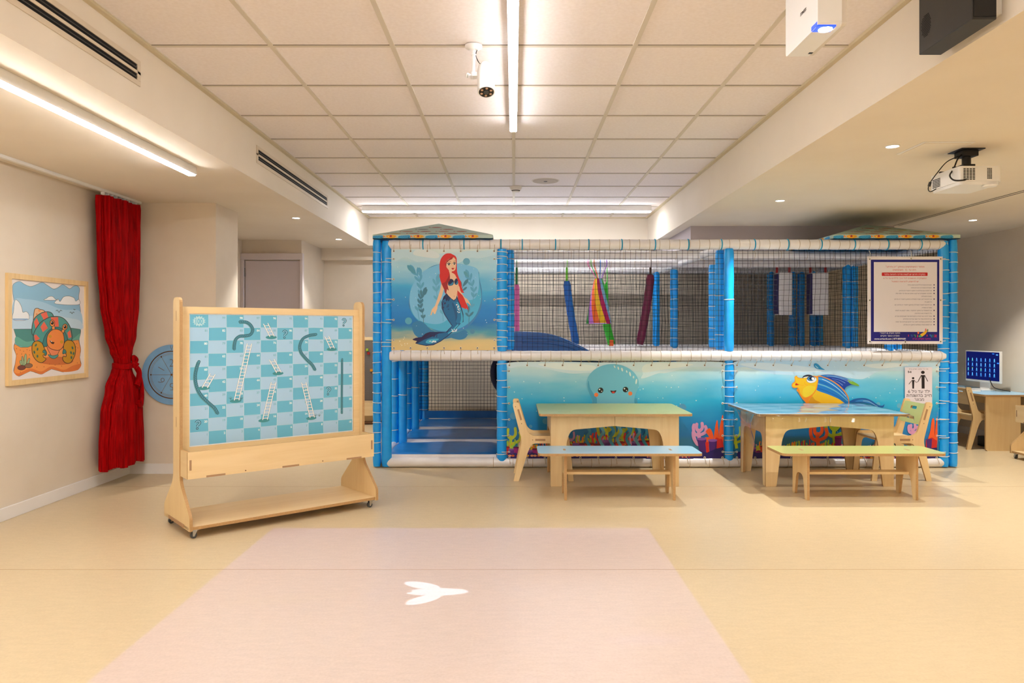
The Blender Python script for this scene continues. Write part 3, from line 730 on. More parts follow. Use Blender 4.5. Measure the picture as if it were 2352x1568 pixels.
# lathe about y: (r cos -> z?) fixed by orientation of a disc, symmetric
A = Art(b, lambda u, v, o: (u, -.019 - o, v), step=.00005)
A.poly(stroke([(.195 * math.cos(a), .195 * math.sin(a)) for a in [2 * PI * i / 60 for i in range(61)]], .009), '#5a3a22')
for r_ in (.178, .168): A.poly(stroke([(r_ * math.cos(a), r_ * math.sin(a)) for a in [2 * PI * i / 60 for i in range(61)]], .0022), '#8a6a4a')
for k in range(6):
    a = k * PI / 3
    A.line([(0, 0), (.17 * math.cos(a), .17 * math.sin(a))], .0028, '#7a5a3c'); A.dot(.172 * math.cos(a), .172 * math.sin(a), .006, '#4a3220')
for n_, dg in (('1', 150), ('2', 90), ('3', 30), ('4', -30), ('5', -90), ('6', -150)):
    a = math.radians(dg); rr = .10
    cx_, cz_ = rr * math.cos(a), rr * math.sin(a)
    # thin engraved outline digits: text centred, top outward
    rt = a - PI / 2
    ox_, oz_ = -math.sin(rt) * -.032, math.cos(rt) * -.032
    A.text(n_, cx_ + ox_, cz_ + oz_, .066, '#6e5138', bold=-.025, rot=rt, ylow=False)
A.line([(-.012, .242), (0, .205)], .003, '#7a5a3c'); A.line([(.012, .242), (0, .205)], .003, '#7a5a3c')
b.build('disc', t)
b = MB(); b.lathe([(.008, -.024), (.008, -.019)], (0, 0, 0), M_BURN, 12, 1); b.build('hub', t)

# ================================================================== rolling game stand
def stand(name, label, cat, loc, rotz, L=1.2, top=1.39, art=None, frame_top=1.335, tray=True):
    """local x along the board, local y to the back; front faces -y"""
    t = thing(name, label, cat, loc, rotz)
    def panel(x):
        h = .25
        pr = [(-h, .048), (h, .048), (h, .125), (.063, .30), (.063, top), (-.063, top), (-.063, .30), (-h, .125)]
        p = fillet(pr, [.0, .0, .02, .05, .045, .045, .05, .02], 5)
        b = MB(); b.prism(p, lambda u, v, s_: (s_, u, v), x - .009, x + .009, M_BIRZ, M_PLY)
        for z in (.62, 1.25, .90): b.box(x - .0096, x - .009, -.004, .004, z, z + .06, M_TENON) if z != .9 else None
        return b.build('side_panel', t, bevel=.0015)
    panel(0.0); panel(L)
    b = MB(); b.box(-.009, L + .009, -.24, .24, .052, .070, M_BIRX); b.box(-.012, -.0091, -.15, .15, .050, .071, M_TENON)
    b.box(.0, L, -.2415, -.24, .052, .070, M_PLY); b.build('bottom_shelf', t, bevel=.001)
    fr = MB()
    x0, x1 = .009, L - .009
    fr.prism(rect(x0, .335, x1, frame_top), lambda u, v, s_: (u, s_, v), -.022, .004, M_BIRX, M_PLY, holes=[rect(.058, .495, L - .055, frame_top - .04)])
    fr.build('board_frame', t, bevel=.002)
    if art: art(t)
    if tray:
        b = MB()
        zt, zb = .492, .337
        def tf(u, v, s_): return (u, s_, v)
        b.prism(rect(-.004, zb, L + .004, zt), tf, -.20, -.188, M_BIRX, M_PLY)
        b.prism([(-.188, zb), (-.064, zb), (-.064, zt), (-.188, zt)], lambda u, v, s_: (s_, u, v), -.004, .010, M_BIRY, M_PLY)
        b.prism([(-.188, zb), (-.024, zb), (-.024, zt), (-.188, zt)], lambda u, v, s_: (s_, u, v), L - .010, L + .004, M_BIRY, M_PLY)
        b.box(0.01, L - .01, -.188, -.023, zb, zb + .012, M_BIRX)
        for u in (.10, .56, 1.0):
            if u < L - .1: b.box(u, u + .11, -.2008, -.1995, zb - .0004, zb + .011, M_TENON)
        for u in (.006, L - .018): b.box(u, u + .012, -.2008, -.1995, zb + .05, zb + .11, M_TENON)
        for u in (.33, .83):
            if u < L: b.lathe([(.004, -.2008), (.004, -.1995)], (u, 0, zb + .012), M_BURN, 8, 1)
        b.build('tray', t, bevel=.001)
    for (x, y) in ((.03, -.215), (L - .03, -.215), (.03, .215), (L - .03, .215)):
        cm = MB(); cm.box(x - .017, x + .017, y - .02, y + .02, .046, .052, M_CHROME)
        cm.prism([(x - .014, .012), (x - .004, .012), (x + .014, .048), (x - .014, .048)], lambda u, v, s_: (u, s_, v), y - .012, y - .010, M_CHROME)
        cm.prism([(x - .014, .012), (x - .004, .012), (x + .014, .048), (x - .014, .048)], lambda u, v, s_: (u, s_, v), y + .010, y + .012, M_CHROME)
        ca = cm.build('caster', t)
        w = MB(); w.lathe([(.016, y - .009), (.0185, y - .006), (.0185, y + .006), (.016, y + .009)], (x - .007, 0, .0185), M_GREYR, 20, 1); w.build('wheel', ca)
    return t

def game_art(t):
    L = 1.2; u0, u1, z0, z1 = .058, L - .055, .495, 1.295
    b = MB(); b.box(u0, u1, -.016, -.006, z0, z1, mat('sheet_white', '#e9edf0', .3))
    H = homog([(283, 292), (1988, 305), (1978, 1519), (271, 1683)])
    m_ = .006
    def fn(x, y, o): return (u0 + m_ + x * (u1 - u0 - 2 * m_), -.016 - o, z1 - m_ - y * (z1 - z0 - 2 * m_))
    A = Art(b, fn, .35)
    A.poly(rect(0, 0, 1, 1), '#a9cfea')
    rnd = random.Random(3)
    teal, light = '#68b8d6', '#a9cfea'
    def num(r, c):
        rr = 9 - r
        return rr * 10 + (c + 1 if rr % 2 == 0 else 10 - c)
    for r in range(10):
        for c in range(10):
            if num(r, c) % 2 == 0:
                j = lambda: rnd.uniform(-.002, .002)
                q = [(c / 10 + j(), r / 10 + j()), (c / 10 + .1 + j(), r / 10 + j()), (c / 10 + .1 + j(), r / 10 + .1 + j()), (c / 10 + j(), r / 10 + .1 + j())]
                q = [(min(max(a, 0), 1), min(max(d_, 0), 1)) for a, d_ in q]
                b.flat(q, fn, A.col(teal), A.o)
    A.o += A.step
    for i in range(1, 10):
        for k in range(2):
            p = [(i / 10 + rnd.uniform(-.0014, .0014), j_ / 12) if k == 0 else (j_ / 12, i / 10 + rnd.uniform(-.0018, .0018)) for j_ in range(13)]
            b.flat(stroke(p, .0022, 3), fn, A.col('#bfdae8'), A.o)
    A.o += A.step
    # numbers (aspect of the unit square corrected)
    asp = (z1 - z0) / (u1 - u0)
    fn2 = lambda x, y, o: fn(x, y / asp, o)
    N = Art(b, fn2, .35, step=0.0, base=A.o)
    for r in range(10):
        for c in range(10):
            n_ = num(r, c)
            if n_ == 100: continue
            even = n_ % 2 == 0
            N.text(str(n_), c / 10 + .094, (r / 10 + .031) * asp, .0125, '#e4f1f2' if even else '#7fb9cc', align='RIGHT', bold=.035)
    A.o += .00005
    T = Art(b, fn2, .35, base=A.o)
    def P(x, y):
        u, v = H(x, y); return (u, v * asp)
    cx_, cy_ = P(378, 362)
    T.poly([(cx_ + (.037 if k % 2 else .027) * math.cos(k * PI / 14), cy_ + (.037 if k % 2 else .027) * .85 * math.sin(k * PI / 14)) for k in range(28)], '#b6dbe3')
    T.text('100', cx_, cy_ + .0145, .029, '#68b8d6', bold=.03, sx=.75)
    def rope(pts, w=.0155):
        q = [P(*p) for p in pts]; q = cr(q, 10, False)
        T.poly(stroke([(p[0] - .004, p[1] + .003) for p in q], w * 1.1, smooth=False), '#5b9aa6')
        T.poly(stroke(q, w * 1.08, smooth=False), '#27505f'); T.dot(*q[0], w * .54, '#27505f'); T.dot(*q[-1], w * .54, '#27505f')
        T.poly(stroke(q, w * .78, smooth=False), '#4b8fa4'); T.dot(*q[0], w * .39, '#4b8fa4'); T.dot(*q[-1], w * .39, '#4b8fa4')
        # twist marks
        acc = 0
        for i in range(1, len(q)):
            dx, dy = q[i][0] - q[i - 1][0], q[i][1] - q[i - 1][1]; d_ = math.hypot(dx, dy); acc += d_
            if acc > .0085:
                acc = 0; nx, ny = -dy / d_, dx / d_; h_ = w * .45
                b.flat(stroke([(q[i][0] + nx * h_ + dx / d_ * h_ * .6, q[i][1] + ny * h_ + dy / d_ * h_ * .6), (q[i][0] - nx * h_ - dx / d_ * h_ * .6, q[i][1] - ny * h_ - dy / d_ * h_ * .6)], .0017, smooth=False), T.fn, T.col('#1f4452'), T.o)
        T.o += T.step
    rope([(805, 368), (870, 370), (915, 400), (938, 450), (915, 500), (860, 515), (800, 520), (760, 555), (745, 610), (742, 655)])
    rope([(1602, 498), (1530, 510), (1465, 545), (1432, 620), (1445, 690), (1500, 760), (1560, 820), (1590, 872)])
    rope([(372, 790), (345, 870), (333, 960), (350, 1060), (395, 1150), (470, 1225), (530, 1280), (562, 1335)])
    rope([(1878, 760), (1877, 900), (1874, 1050), (1872, 1200), (1871, 1335)], .011)
    def ladder(x0, y0, x1, y1, x2, y2, n, shw=True):
        """top left, top right, bottom left (tracing points)"""
        a, c, e = P(x0, y0), P(x1, y1), P(x2, y2); dx, dy = c[0] - a[0], c[1] - a[1]
        f_ = (e[0] + dx * 1.02, e[1] + dy * .5)
        if shw: T.poly(ell(e[0] + dx * .3, e[1] + .0035, .034, .011), '#3f8f98')
        for col_, w in (('#2b4a52', .0068), ('#f8f9fc', .0048)):
            T.poly(stroke([a, e], w, smooth=False), col_); T.poly(stroke([c, f_], w, smooth=False), col_)
            for i in range(n):
                k = (i + .7) / (n + .2)
                p = (a[0] + (e[0] - a[0]) * k, a[1] + (e[1] - a[1]) * k); q = (c[0] + (f_[0] - c[0]) * k, c[1] + (f_[1] - c[1]) * k)
                b.flat(stroke([p, q], w * .75, smooth=False), T.fn, T.col(col_), T.o)
            T.o += T.step
    ladder(878, 598, 925, 600, 737, 1200, 17)
    ladder(1050, 388, 1095, 380, 1117, 525, 4)
    ladder(1697, 522, 1737, 515, 1756, 650, 4)
    ladder(1110, 770, 1158, 762, 1184, 908, 4)
    ladder(488, 915, 540, 925, 403, 1065, 4)
    ladder(1127, 1008, 1175, 1008, 1032, 1408, 12)
    ladder(1446, 1012, 1492, 1008, 1532, 1385, 12)
    for x, y in ((700, 1190), (810, 1190), (1590, 1370), (1630, 1370)):
        for k in range(-2, 3):
            c_ = P(x, y); T.line([c_, (c_[0] + k * .006, c_[1] - .018 + abs(k) * .004)], .0012, '#2b4a52')
    for x, y in ((1898, 405), (1272, 537), (1727, 1138), (352, 1500)):
        c_ = P(x, y)
        qq = lambda pts_: [(c_[0] + u_ * .0021, c_[1] - .021 + v_ * .0021) for u_, v_ in pts_]
        for w_, k_ in ((.0125, '#1e3f55'), (.0065, '#86c6e2')):
            T.line(qq([(-5, -6), (-2, -10), (3, -10), (6, -6), (4, -2), (0, 1), (-.5, 4)]), w_, k_, True); T.dot(*qq([(-1.2, 9)])[0], w_ * .55, k_)
    b.build('game_print', t)
stand('game_stand', 'rolling birch plywood stand with a blue snakes and ladders style number board', 'game stand', (-1.998, 4.403, 0), math.radians(40.3), 1.2, art=game_art)
stand('rolling_stand', 'birch rolling stand with a tray, mostly cut off by the right picture edge', 'rolling stand', (4.88, 6.90, 0), -PI / 2, 1.2)

# stud wall stand at the back
t = thing('brick_wall_stand', 'wooden stand with grey stud panel for toy bricks behind the game board', 'toy stand', (-2.0, 9.45, 0))
M_STUD = mat('stud_grey', '#6f6862', .5)
b = MB(); b.prism(rect(-.5, .03, .5, 1.10), lambda u, v, s_: (u, s_, v), -.012, .012, M_BIRX, M_PLY, holes=[rect(-.46, .29, .46, 1.06)]); b.build('frame', t, bevel=.002)
b = MB(); b.box(-.46, .46, -.006, .006, .29, 1.06, M_STUD)
for i in range(28):
    for j in range(24): b.box(-.446 + i * .032, -.432 + i * .032, -.010, -.006, .305 + j * .0315, .319 + j * .0315, M_STUD)
b.build('stud_panel', t)
boxes('tray', [(-.5, .5, -.12, -.108, .11, .27), (-.5, .5, -.108, -.012, .11, .122)], M_BIRX, t, .002)
boxes('foot', [(-.5, -.46, -.14, .14, 0, .045)], M_TENON, t); boxes('foot', [(.46, .5, -.14, .14, 0, .045)], M_TENON, t); boxes('base_rail', [(-.46, .46, -.12, .12, .01, .03)], M_BURN, t)
def brick(x, z, col, label, w=.03):
    q = MB(); q.box(x - w / 2, x + w / 2, 9.42, 9.4395, z - w / 2, z + w / 2, mat('brick_' + col.lstrip('#'), col, .3))
    for dx in (-w / 4, w / 4): q.lathe([(.004, 9.414), (.004, 9.42)], (x + dx, 0, z + w / 4), mat('brick_' + col.lstrip('#'), col, .3), 8, 1); q.lathe([(.004, 9.414), (.004, 9.42)], (x + dx, 0, z - w / 4), mat('brick_' + col.lstrip('#'), col, .3), 8, 1)
    tag(q.build('toy_brick', None), label, 'toy brick', 'toy bricks on the stud panel')
def bx(px, py, Y): return ((px - 1180) * Y / 1700, 1.2 + (756 - py) * Y / 1700)
x, z = bx(843.5, 803, 9.43); brick(x, z, '#a9c93a', 'lime green toy brick on the grey stud panel, above the red one')
x, z = bx(846, 809, 9.43); brick(x + .004, z - .012, '#a61a14', 'red toy brick on the grey stud panel under the green one')
x, z = bx(853, 850, 9.43); brick(x, z, '#e79a1c', 'orange toy brick on the grey stud panel beside the blue post')

# ================================================================== play tables, benches, chairs
def leg_arch(w, h, foot, foot_b, top_side, top_mid, r=.07):
    """arched panel outline: width w, height h"""
    a = w / 2
    outer = [(-a, h), (-a, 0), (-a + foot_b, 0)]
    inner = [(-a + foot, top_side * .55), (-a + foot + .012, top_side), (0, top_mid)]
    p = [(-a, h), (-a, 0), (-a + foot_b, 0), (-a + foot, top_side), (0, top_mid), (a - foot, top_side), (a - foot_b, 0), (a, 0), (a, h)]
    return fillet(p, [0, .004, .008, r, 0.0, r, .008, .004, 0], 7)
TZ = .563
def play_table(label, x0, topm, loc_cover=False):
    # panels X x0..x0+.978, Y 5.65..6.28
    cx_, cy_ = x0 + .489, 5.965
    t = thing('play_table', label, 'table', (cx_, cy_, 0), group='low plywood play tables')
    b = MB(); tp = fillet(rect(-.58, -.398, .58, .398), .045, 6)
    b.prism(tp, lambda u, v, s_: (u, v, s_), TZ, TZ - .018, topm, M_PLY, mback=M_BIRX)
    for (u, v) in ((-.38, -.25), (.38, -.25), (-.38, .28), (.38, .28)): b.box(u - .05, u + .05, v - .0015, v + .0015, TZ - .0005, TZ + .0004, mat('slot_mark', '#8d8a52' if topm is M_GREEN else '#86a6b8', .6))
    b.build('tabletop', t, bevel=.0015)
    hh_ = TZ - .018
    for y, nm in ((-.315, 'front'), (.315 - .018, 'back')):
        for sgn in (-1, 1):
            full = [(-.489, hh_), (-.489, 0), (-.489 + .082, 0), (-.489 + .125, .36), (-.489 + .155, .432), (-.0012, .462), (-.0012, hh_)]
            p = [(q[0] * -sgn, q[1]) for q in fillet(full, [0, .004, .01, .05, .05, 0, 0], 6)]
            q = MB(); q.prism(p, lambda u, v, s_, y=y: (u, s_, v), y, y + .018, M_BIRZ, M_PLY); q.build('leg', t, bevel=.001)
    for x in (-.489 + .0, .489 - .018):
        full = fillet([(-.297, hh_), (-.297, 0), (-.297 + .05, 0), (-.297 + .07, .40), (.297 - .07, .40), (.297 - .05, 0), (.297, 0), (.297, hh_)], [0, 0, .01, .06, .06, .01, 0, 0], 6)
        q = MB(); q.prism(full, lambda u, v, s_: (s_, u, v), x, x + .018, M_BIRZ, M_PLY); q.build('side_apron', t, bevel=.001)
    return t
play_table('low plywood play table with an olive green top beside the left chair', .283, M_GREEN)
play_table('low plywood play table with a light blue top covered by clear film', 1.924, M_LBLUE)

# clear plastic film over the second table
M_FILM = mat('clear_film', '#ffffff', .06)
fnt = M_FILM.node_tree; fnt.nodes.remove(fnt.nodes['Principled BSDF'])
tr_ = fnt.nodes.new('ShaderNodeBsdfTransparent'); gl_ = fnt.nodes.new('ShaderNodeBsdfGlossy'); fr_ = fnt.nodes.new('ShaderNodeFresnel'); mx_ = fnt.nodes.new('ShaderNodeMixShader')
gl_.inputs['Roughness'].default_value = .07; fr_.inputs[0].default_value = 1.42
fnt.links.new(mathn(fnt, 'ADD', mathn(fnt, 'MULTIPLY', fr_.outputs[0], 1.15), .02, True), mx_.inputs[0]); fnt.links.new(tr_.outputs[0], mx_.inputs[1]); fnt.links.new(gl_.outputs[0], mx_.inputs[2])
fnt.links.new(mx_.outputs[0], fnt.nodes['Material Output'].inputs['Surface'])
film = MB(); nx_, ny_ = 60, 40
tx0, tx1, ty0, ty1 = 2.413 - .58, 2.413 + .58, 5.567, 6.363
vs = []
rn = random.Random(5)
def fz(x, y):
    return TZ + .0035 + .0009 * math.sin(x * 23 + y * 9) + .0007 * math.sin(x * 9 - y * 31)
X0, X1, Y0, Y1 = tx0 - .075, tx1 + .03, ty0 - .05, ty1 + .004
pts = []
for j in range(ny_ + 1):
    for i in range(nx_ + 1):
        x = X0 + (X1 - X0) * i / nx_; y = Y0 + (Y1 - Y0) * j / ny_
        ox = max(tx0 - x, 0) + max(x - tx1, 0); oy = max(ty0 - y, 0)
        over = math.hypot(ox, oy)
        if over > 0:
            qx = min(max(x, tx0 - .006 - .25 * (tx0 - x)), tx1 + .006 + .25 * (x - tx1)) if ox else x
            qy = (ty0 - .006 - .12 * oy) if oy else y
            z = TZ + .002 - over * 1.15 - .004
            qx += .006 * math.sin(y * 40 + over * 30) if ox else .0; qy += .006 * math.sin(x * 33 + over * 20) if oy else 0
            pts.append((qx, qy, z))
        else: pts.append((x, y, fz(x, y)))
film.add(pts, [(j * (nx_ + 1) + i, j * (nx_ + 1) + i + 1, (j + 1) * (nx_ + 1) + i + 1, (j + 1) * (nx_ + 1) + i) for j in range(ny_) for i in range(nx_)], M_FILM, True)
tag(film.build('table_film'), 'clear plastic film spread over the blue play table, hanging over its edges', 'table cover')
# long drop of film at the left front corner
film2 = MB(); pts = []
for j in range(13):
    for i in range(13):
        u, v = i / 12, j / 12
        pts.append((tx0 - .012 - .02 * math.sin(v * 5 + u * 3) + .015 * math.sin(u * 9) - v * .02, 5.60 + u * .55, TZ - .004 - v * (.13 + .14 * (1 - u))))
film2.add(pts, [(j * 13 + i, j * 13 + i + 1, (j + 1) * 13 + i + 1, (j + 1) * 13 + i) for j in range(12) for i in range(12)], M_FILM, True)
o = film2.build('hanging_flap', bpy.data.objects['table_film'])

def bench(label, cx_, cy_, topm, w=1.15, d_=.35, px=.381, chamf=.045, z=.335):
    t = thing('bench', label, 'bench', (cx_, cy_, 0), group='low plywood benches')
    b = MB(); b.prism(fillet(rect(-w / 2, -d_ / 2, w / 2, d_ / 2), chamf, 6), lambda u, v, s_: (u, v, s_), z, z - .018, topm, M_PLY, mback=M_BIRX)
    for u in (-px, px): b.box(u - .009, u + .009, -.035, .035, z - .0005, z + .0005, M_TENON)
    b.build('seat', t, bevel=.0015)
    for u in (-px, px):
        a = .135
        p = fillet([(-a, z - .018), (-a, 0), (-a + .04, 0), (-a + .075, .17), (a - .075, .17), (a - .04, 0), (a, 0), (a, z - .018)], [0, .004, .008, .05, .05, .008, .004, 0], 6)
        q = MB(); q.prism(p, lambda uu, v, s_: (s_, uu, v), u - .009, u + .009, M_BIRZ, M_PLY); q.box(u - .03, u + .03, -a + .01, a - .01, z - .024, z - .018, M_BIRX); q.build('leg_panel', t, bevel=.001)
    boxes('stretcher', [(-px, px, -.045, .045, .165, .183)], M_BIRX, t, .001)
bench('low bench with a light blue seat in front of the green table', .745, 5.325, M_LBLUE)
bench('low bench with an olive green seat in front of the blue table', 2.447, 5.325, M_GREEN)

def chair(label, x, y0, mirror, green, wid=.34, group='small plywood chairs'):
    """side profile in x; faces +x, or -x when mirrored. y0: near side frame"""
    t = thing('child_chair', label, 'chair', (x, y0 + wid / 2, 0), group=group)
    s_ = -1 if mirror else 1
    P_ = [(-.002, 0), (.040, 0), (.115, .240), (.145, .298), (.385, .298), (.398, .270), (.432, 0), (.474, 0), (.440, .335), (.425, .358), (.150, .358), (.112, .385), (.042, .615), (.035, .622), (-.002, .622), (-.008, .600), (.060, .330), (.060, .300)]
    pr = fillet(P_, [.004, .004, .03, .03, .02, .02, .004, .004, .02, .02, .03, .03, .012, .0, .012, .01, .02, .02], 4)
    for y in (-wid / 2, wid / 2 - .018):
        b = MB(); b.prism([(q[0] * s_, q[1]) for q in pr], lambda u, v, w_, : (u, w_, v), y, y + .018, M_BIRZ, M_PLY)
        yy = y - .0006 if y < 0 else y + .018
        b.prism([(s_ * .043, .585), (s_ * .057, .585), (s_ * .087, .49), (s_ * .073, .485)] if False else [(s_ * .028, .565), (s_ * .042, .570), (s_ * .066, .485), (s_ * .052, .480)], lambda u, v, w_: (u, w_, v), yy, yy + .0006, M_TENON)
        b.prism([(s_ * .17, .318), (s_ * .25, .318), (s_ * .25, .334), (s_ * .17, .334)], lambda u, v, w_: (u, w_, v), yy, yy + .0006, M_TENON)
        for (u, v) in ((.014, .588), (.062, .455), (.15, .326)): b.lathe([(.0035, yy), (.0035, yy + .0007)], (s_ * u, 0, v), M_BURN, 8, 1)
        b.build('side_frame', t, bevel=.0015)
    # seat board, slightly dished by a raised back
    m1 = M_LBLUE if green == 'blue' else M_BIRX
    q = MB(); q.box(min(s_ * .10, s_ * .44), max(s_ * .10, s_ * .44), -wid / 2 + .018, wid / 2 - .018, .322, .337, m1); q.build('seat', t, bevel=.001)
    # backrest: slanted board with a hand hole
    bm_ = M_GREEN if green else M_BIRY
    a = Vector((.030, 0, .605)); c_ = Vector((.078, 0, .44)); ax = (a - c_); Ln = ax.length; ax.normalize(); nn = Vector((ax.z, 0, -ax.x))
    def f_(u, v, w_):
        p = c_ + ax * v + nn * w_; return (s_ * p.x, u, p.z)
    q = MB(); hole = fillet(rect(-.045, Ln - .055, .045, Ln - .03), .011, 4)
    q.prism(fillet(rect(-wid / 2 + .018, 0, wid / 2 - .018, Ln), .004, 2), f_, -.006, .008, bm_, M_PLY, holes=[hole]); q.build('backrest', t, bevel=.001)
    q = MB(); q.box(min(s_ * .135, s_ * .15), max(s_ * .135, s_ * .15), -wid / 2 + .018, wid / 2 - .018, .27, .322, M_BIRY); q.build('seat_rail', t)
    return t
chair('small plywood chair with a bare wood back at the left end of the green table', 0.0, 5.85, False, None)
chair('small plywood chair with a green backrest at the right end of the blue table', 3.306, 5.855, True, 'green', wid=.345)
chair('small plywood chair pulled up to the computer desk behind the play structure', 4.52, 7.38, False, None)

# computer desk on the right wall
t = thing('computer_desk', 'plywood computer desk with a pale blue top against the right wall', 'desk', (4.9, 7.9, 0))
b = MB(); b.prism(fillet([(-.265, -.62), (.29, -.62), (.29, .75), (-.265, .75)], [.06, 0, 0, .06], 5), lambda u, v, s_: (u, v, s_), .555, .537, M_LBLUE, M_PLY, mback=M_BIRX); b.build('desktop', t, bevel=.001)
for y in (-.60, .60):
    p = fillet([(-.245, 0), (.10, 0), (.10, .537), (-.245, .537)], [.03, 0, 0, 0], 5)
    q = MB(); q.prism(p, lambda u, v, s_: (u, s_, v), y, y + .018, M_BIRZ, M_PLY); q.build('leg_panel', t, bevel=.001)
boxes('modesty_panel', [(.07, .088, -.582, .60, .42, .537)], M_BIRY, t)
t = thing('monitor', 'white framed computer monitor showing blue desktop icons, on the desk', 'monitor', (4.98, 7.86, .555), math.radians(4))
boxes('stand', [(.02, .035, -.07, .07, .01, .14)], M_WHITEM, t, .002); boxes('base', [(-.09, .07, -.11, .11, 0, .012)], M_WHITEM, t, .003)
boxes('housing', [(-.004, .02, -.262, .262, .085, .415)], M_WHITEM, t, .003)
b = MB(); M_SCR = mat('screen_navy', '#04062e', .2, emit=(.006, .012, .16), es=.16)
b.box(-.006, -.004, -.25, .25, .108, .405, M_SCR)
A = Art(b, lambda u, v, o: (-.006 - o, .25 - u, .405 - v), .3, step=.00001)
cols = ['#3d8fe0', '#4fa8e8', '#3f7fd8', '#59b6b0', '#4a90e2', '#5aa0f0']
rn = random.Random(11)
def em_(c): return mat('icon_' + c.lstrip('#'), c, .3, emit=c, es=.22)
for r in range(4):
    for c in range(7):
        x, y = .035 + c * .066, .085 + r * .052; k = em_(rn.choice(cols))
        A.poly(fillet([(x - .009, y + .012), (x + .009, y + .012), (x + .007, y - .012), (x - .007, y - .012)], .003), k); A.dot(x, y - .013, .006, em_(rn.choice(['#8fc6f5', '#3d8fe0', '#9ad86a']) if rn.random() > .8 else '#5aa0f0'))
        A.poly(rect(x - .014, y + .016, x + .014, y + .019), em_('#3d8fe0'))
A.poly(rect(.40, .012, .43, .02), em_('#2f7cf0')); A.poly(rect(.455, .02, .485, .03), em_('#5aa0f0')); A.poly(rect(.47, .105, .498, .118), em_('#2f7cf0'))
b.build('screen', t)
t = thing('keyboard', 'white keyboard lying on the desk in front of the monitor', 'keyboard', (4.76, 7.86, .555), math.radians(3))
boxes('key_tray', [(-.06, .06, -.21, .21, 0, .012)], M_WHITEM, t, .003)
b = MB()
for i in range(5):
    for j in range(15): b.box(-.05 + i * .021, -.033 + i * .021, -.2 + j * .027, -.178 + j * .027, .012, .016, M_OFF)
b.build('keys', t)
b = MB(); b.tube(cr([(5.00, 7.78, .70), (4.96, 7.70, .66), (4.97, 7.66, .60), (5.03, 7.62, .575), (5.10, 7.60, .562)], 6, False), .004, M_BLACK); tag(b.build('monitor_cable'), 'short black cable running from the monitor down to the desk', 'cable')
t = thing('computer_case', 'small black computer and power strip on the floor under the desk', 'computer', (4.95, 7.62, 0))
boxes('case', [(-.14, -.02, -.14, .06, 0, .10)], M_BLACK, t, .006)
b = MB(); b.tube(cr([(-.04, 0, .10), (.02, .04, .16), (.0, .1, .2), (.08, .14, .3)], 6, False), .006, M_BLACK); b.build('cord', t)

# ================================================================== play structure
PF = 6.44                      # centre line of the front tubes
PS = thing('play_structure', 'two storey soft play frame of blue and white padded tubes with sea life banners', 'play structure', (1.315, PF, 0))
def W(p): return p
INV = Matrix.Translation((-1.315, -PF, 0))
class PB(MB):
    def __init__(s): super().__init__(); s.M = INV
def post(x, y, z0, z1, r, rings=(), m=M_BLUE, cordm=M_CORD, name='post'):
    b = PB(); pr = []
    n = max(int((z1 - z0) / .03), 4); rr = sorted(rings)
    for i in range(n + 1):
        z = z0 + (z1 - z0) * i / n
        k = min([abs(z - q) for q in rr], default=1)
        bul = r * (1 + .02 * math.sin(z * 31 + x * 7)) * (1 - (.05 if k < .014 else 0))
        if i == 0 or i == n: bul *= .86
        elif i == 1 or i == n - 1: bul *= .97
        pr.append((bul, z))
    b.lathe(pr, (x, y, 0), m, 20)
    o = b.build(name, PS)
    if rings:
        c = PB()
        path = []
        for q in rings:
            nseg = 20; vs = [(x + (r + .001) * math.cos(a), y + (r + .001) * math.sin(a), q + .003 * math.sin(a * 1 + q * 9)) for a in [2 * PI * i / nseg for i in range(nseg + 1)]]
            path += vs[:-1] + [(x + (r + .001) * math.cos(-.05), y + (r + .001) * math.sin(-.05), q), (x + r * .75, y, q + .004)]
        c.tube(path, .0033, cordm, 5, False)
        c.build('lacing_cord', o)
    return o
def rail(p0, p1, r, rings=(), m=M_VWHITE, ties=(), name='rail', cm=None):
    p0, p1 = Vector(p0), Vector(p1); L = (p1 - p0).length; d_ = (p1 - p0).normalized(); n = max(int(L / .04), 4)
    b = PB(); b.tube([p0 + d_ * L * i / n for i in range(n + 1)], [r * (1 + .018 * math.sin(i * 1.7)) * (.88 if i in (0, n) else 1) for i in range(n + 1)], m, 20)
    o = b.build(name, PS)
    q0 = d_.to_track_quat('Z', 'Y').to_matrix().to_4x4()
    for lst, rad, mm, nm in ((rings, .0022, cm or M_CORDB, 'lacing_cord'), (ties, .0055, M_TIE, 'tie_strap')):
        if not lst: continue
        if nm == 'tie_strap':
            for u in lst:
                c = PB(); c.M = INV @ Matrix.Translation(p0 + d_ * u) @ q0; c.ring((0, 0, 0), r + .001, rad, mm, 2, 20, 5); c.build(nm, o)
            continue
        c = PB(); c.M = INV @ Matrix.Translation(p0) @ q0; path = []
        for u in lst:
            path += [((r + .001) * math.cos(a), (r + .001) * math.sin(a), u) for a in [.1 + 2 * PI * i / 20 for i in range(20)]] + [(r + .001, 0, u), (r * .7, 0, u)]
        c.tube(path, rad, mm, 5, False)
        c.build(nm, o)
    return o
R = .044
XLO, XLI, XM1, XM2, XRI, XRO = -1.190, -1.106, -.102, 1.872, 3.737, 3.820
ZT, ZMID, ZB0 = 1.937, .969, .044
outer_r = [ .13 + .0868 * i for i in range(21)]
post(XLO, PF, .01, 1.975, .036, outer_r); post(XLI, PF, .01, 1.965, R, [z for z in outer_r[11:] if z < 1.95][::2] + [1.05])
post(XRO, PF, .01, 1.975, .037, outer_r); post(XRI, PF, .01, 1.965, R, [.10, .26, .42, .58, .74, .86, .92, 1.03, 1.12, 1.21, 1.31, 1.41, 1.51, 1.61, 1.71, 1.80])
post(XM1, PF, .06, .93, .046, [.12, .24, .35, .49, .62, .76, .90]); post(XM1, PF, 1.01, 1.895, .046, [1.05, 1.13, 1.19, 1.27, 1.33, 1.41, 1.47, 1.54, 1.62, 1.69, 1.76, 1.83, 1.87])
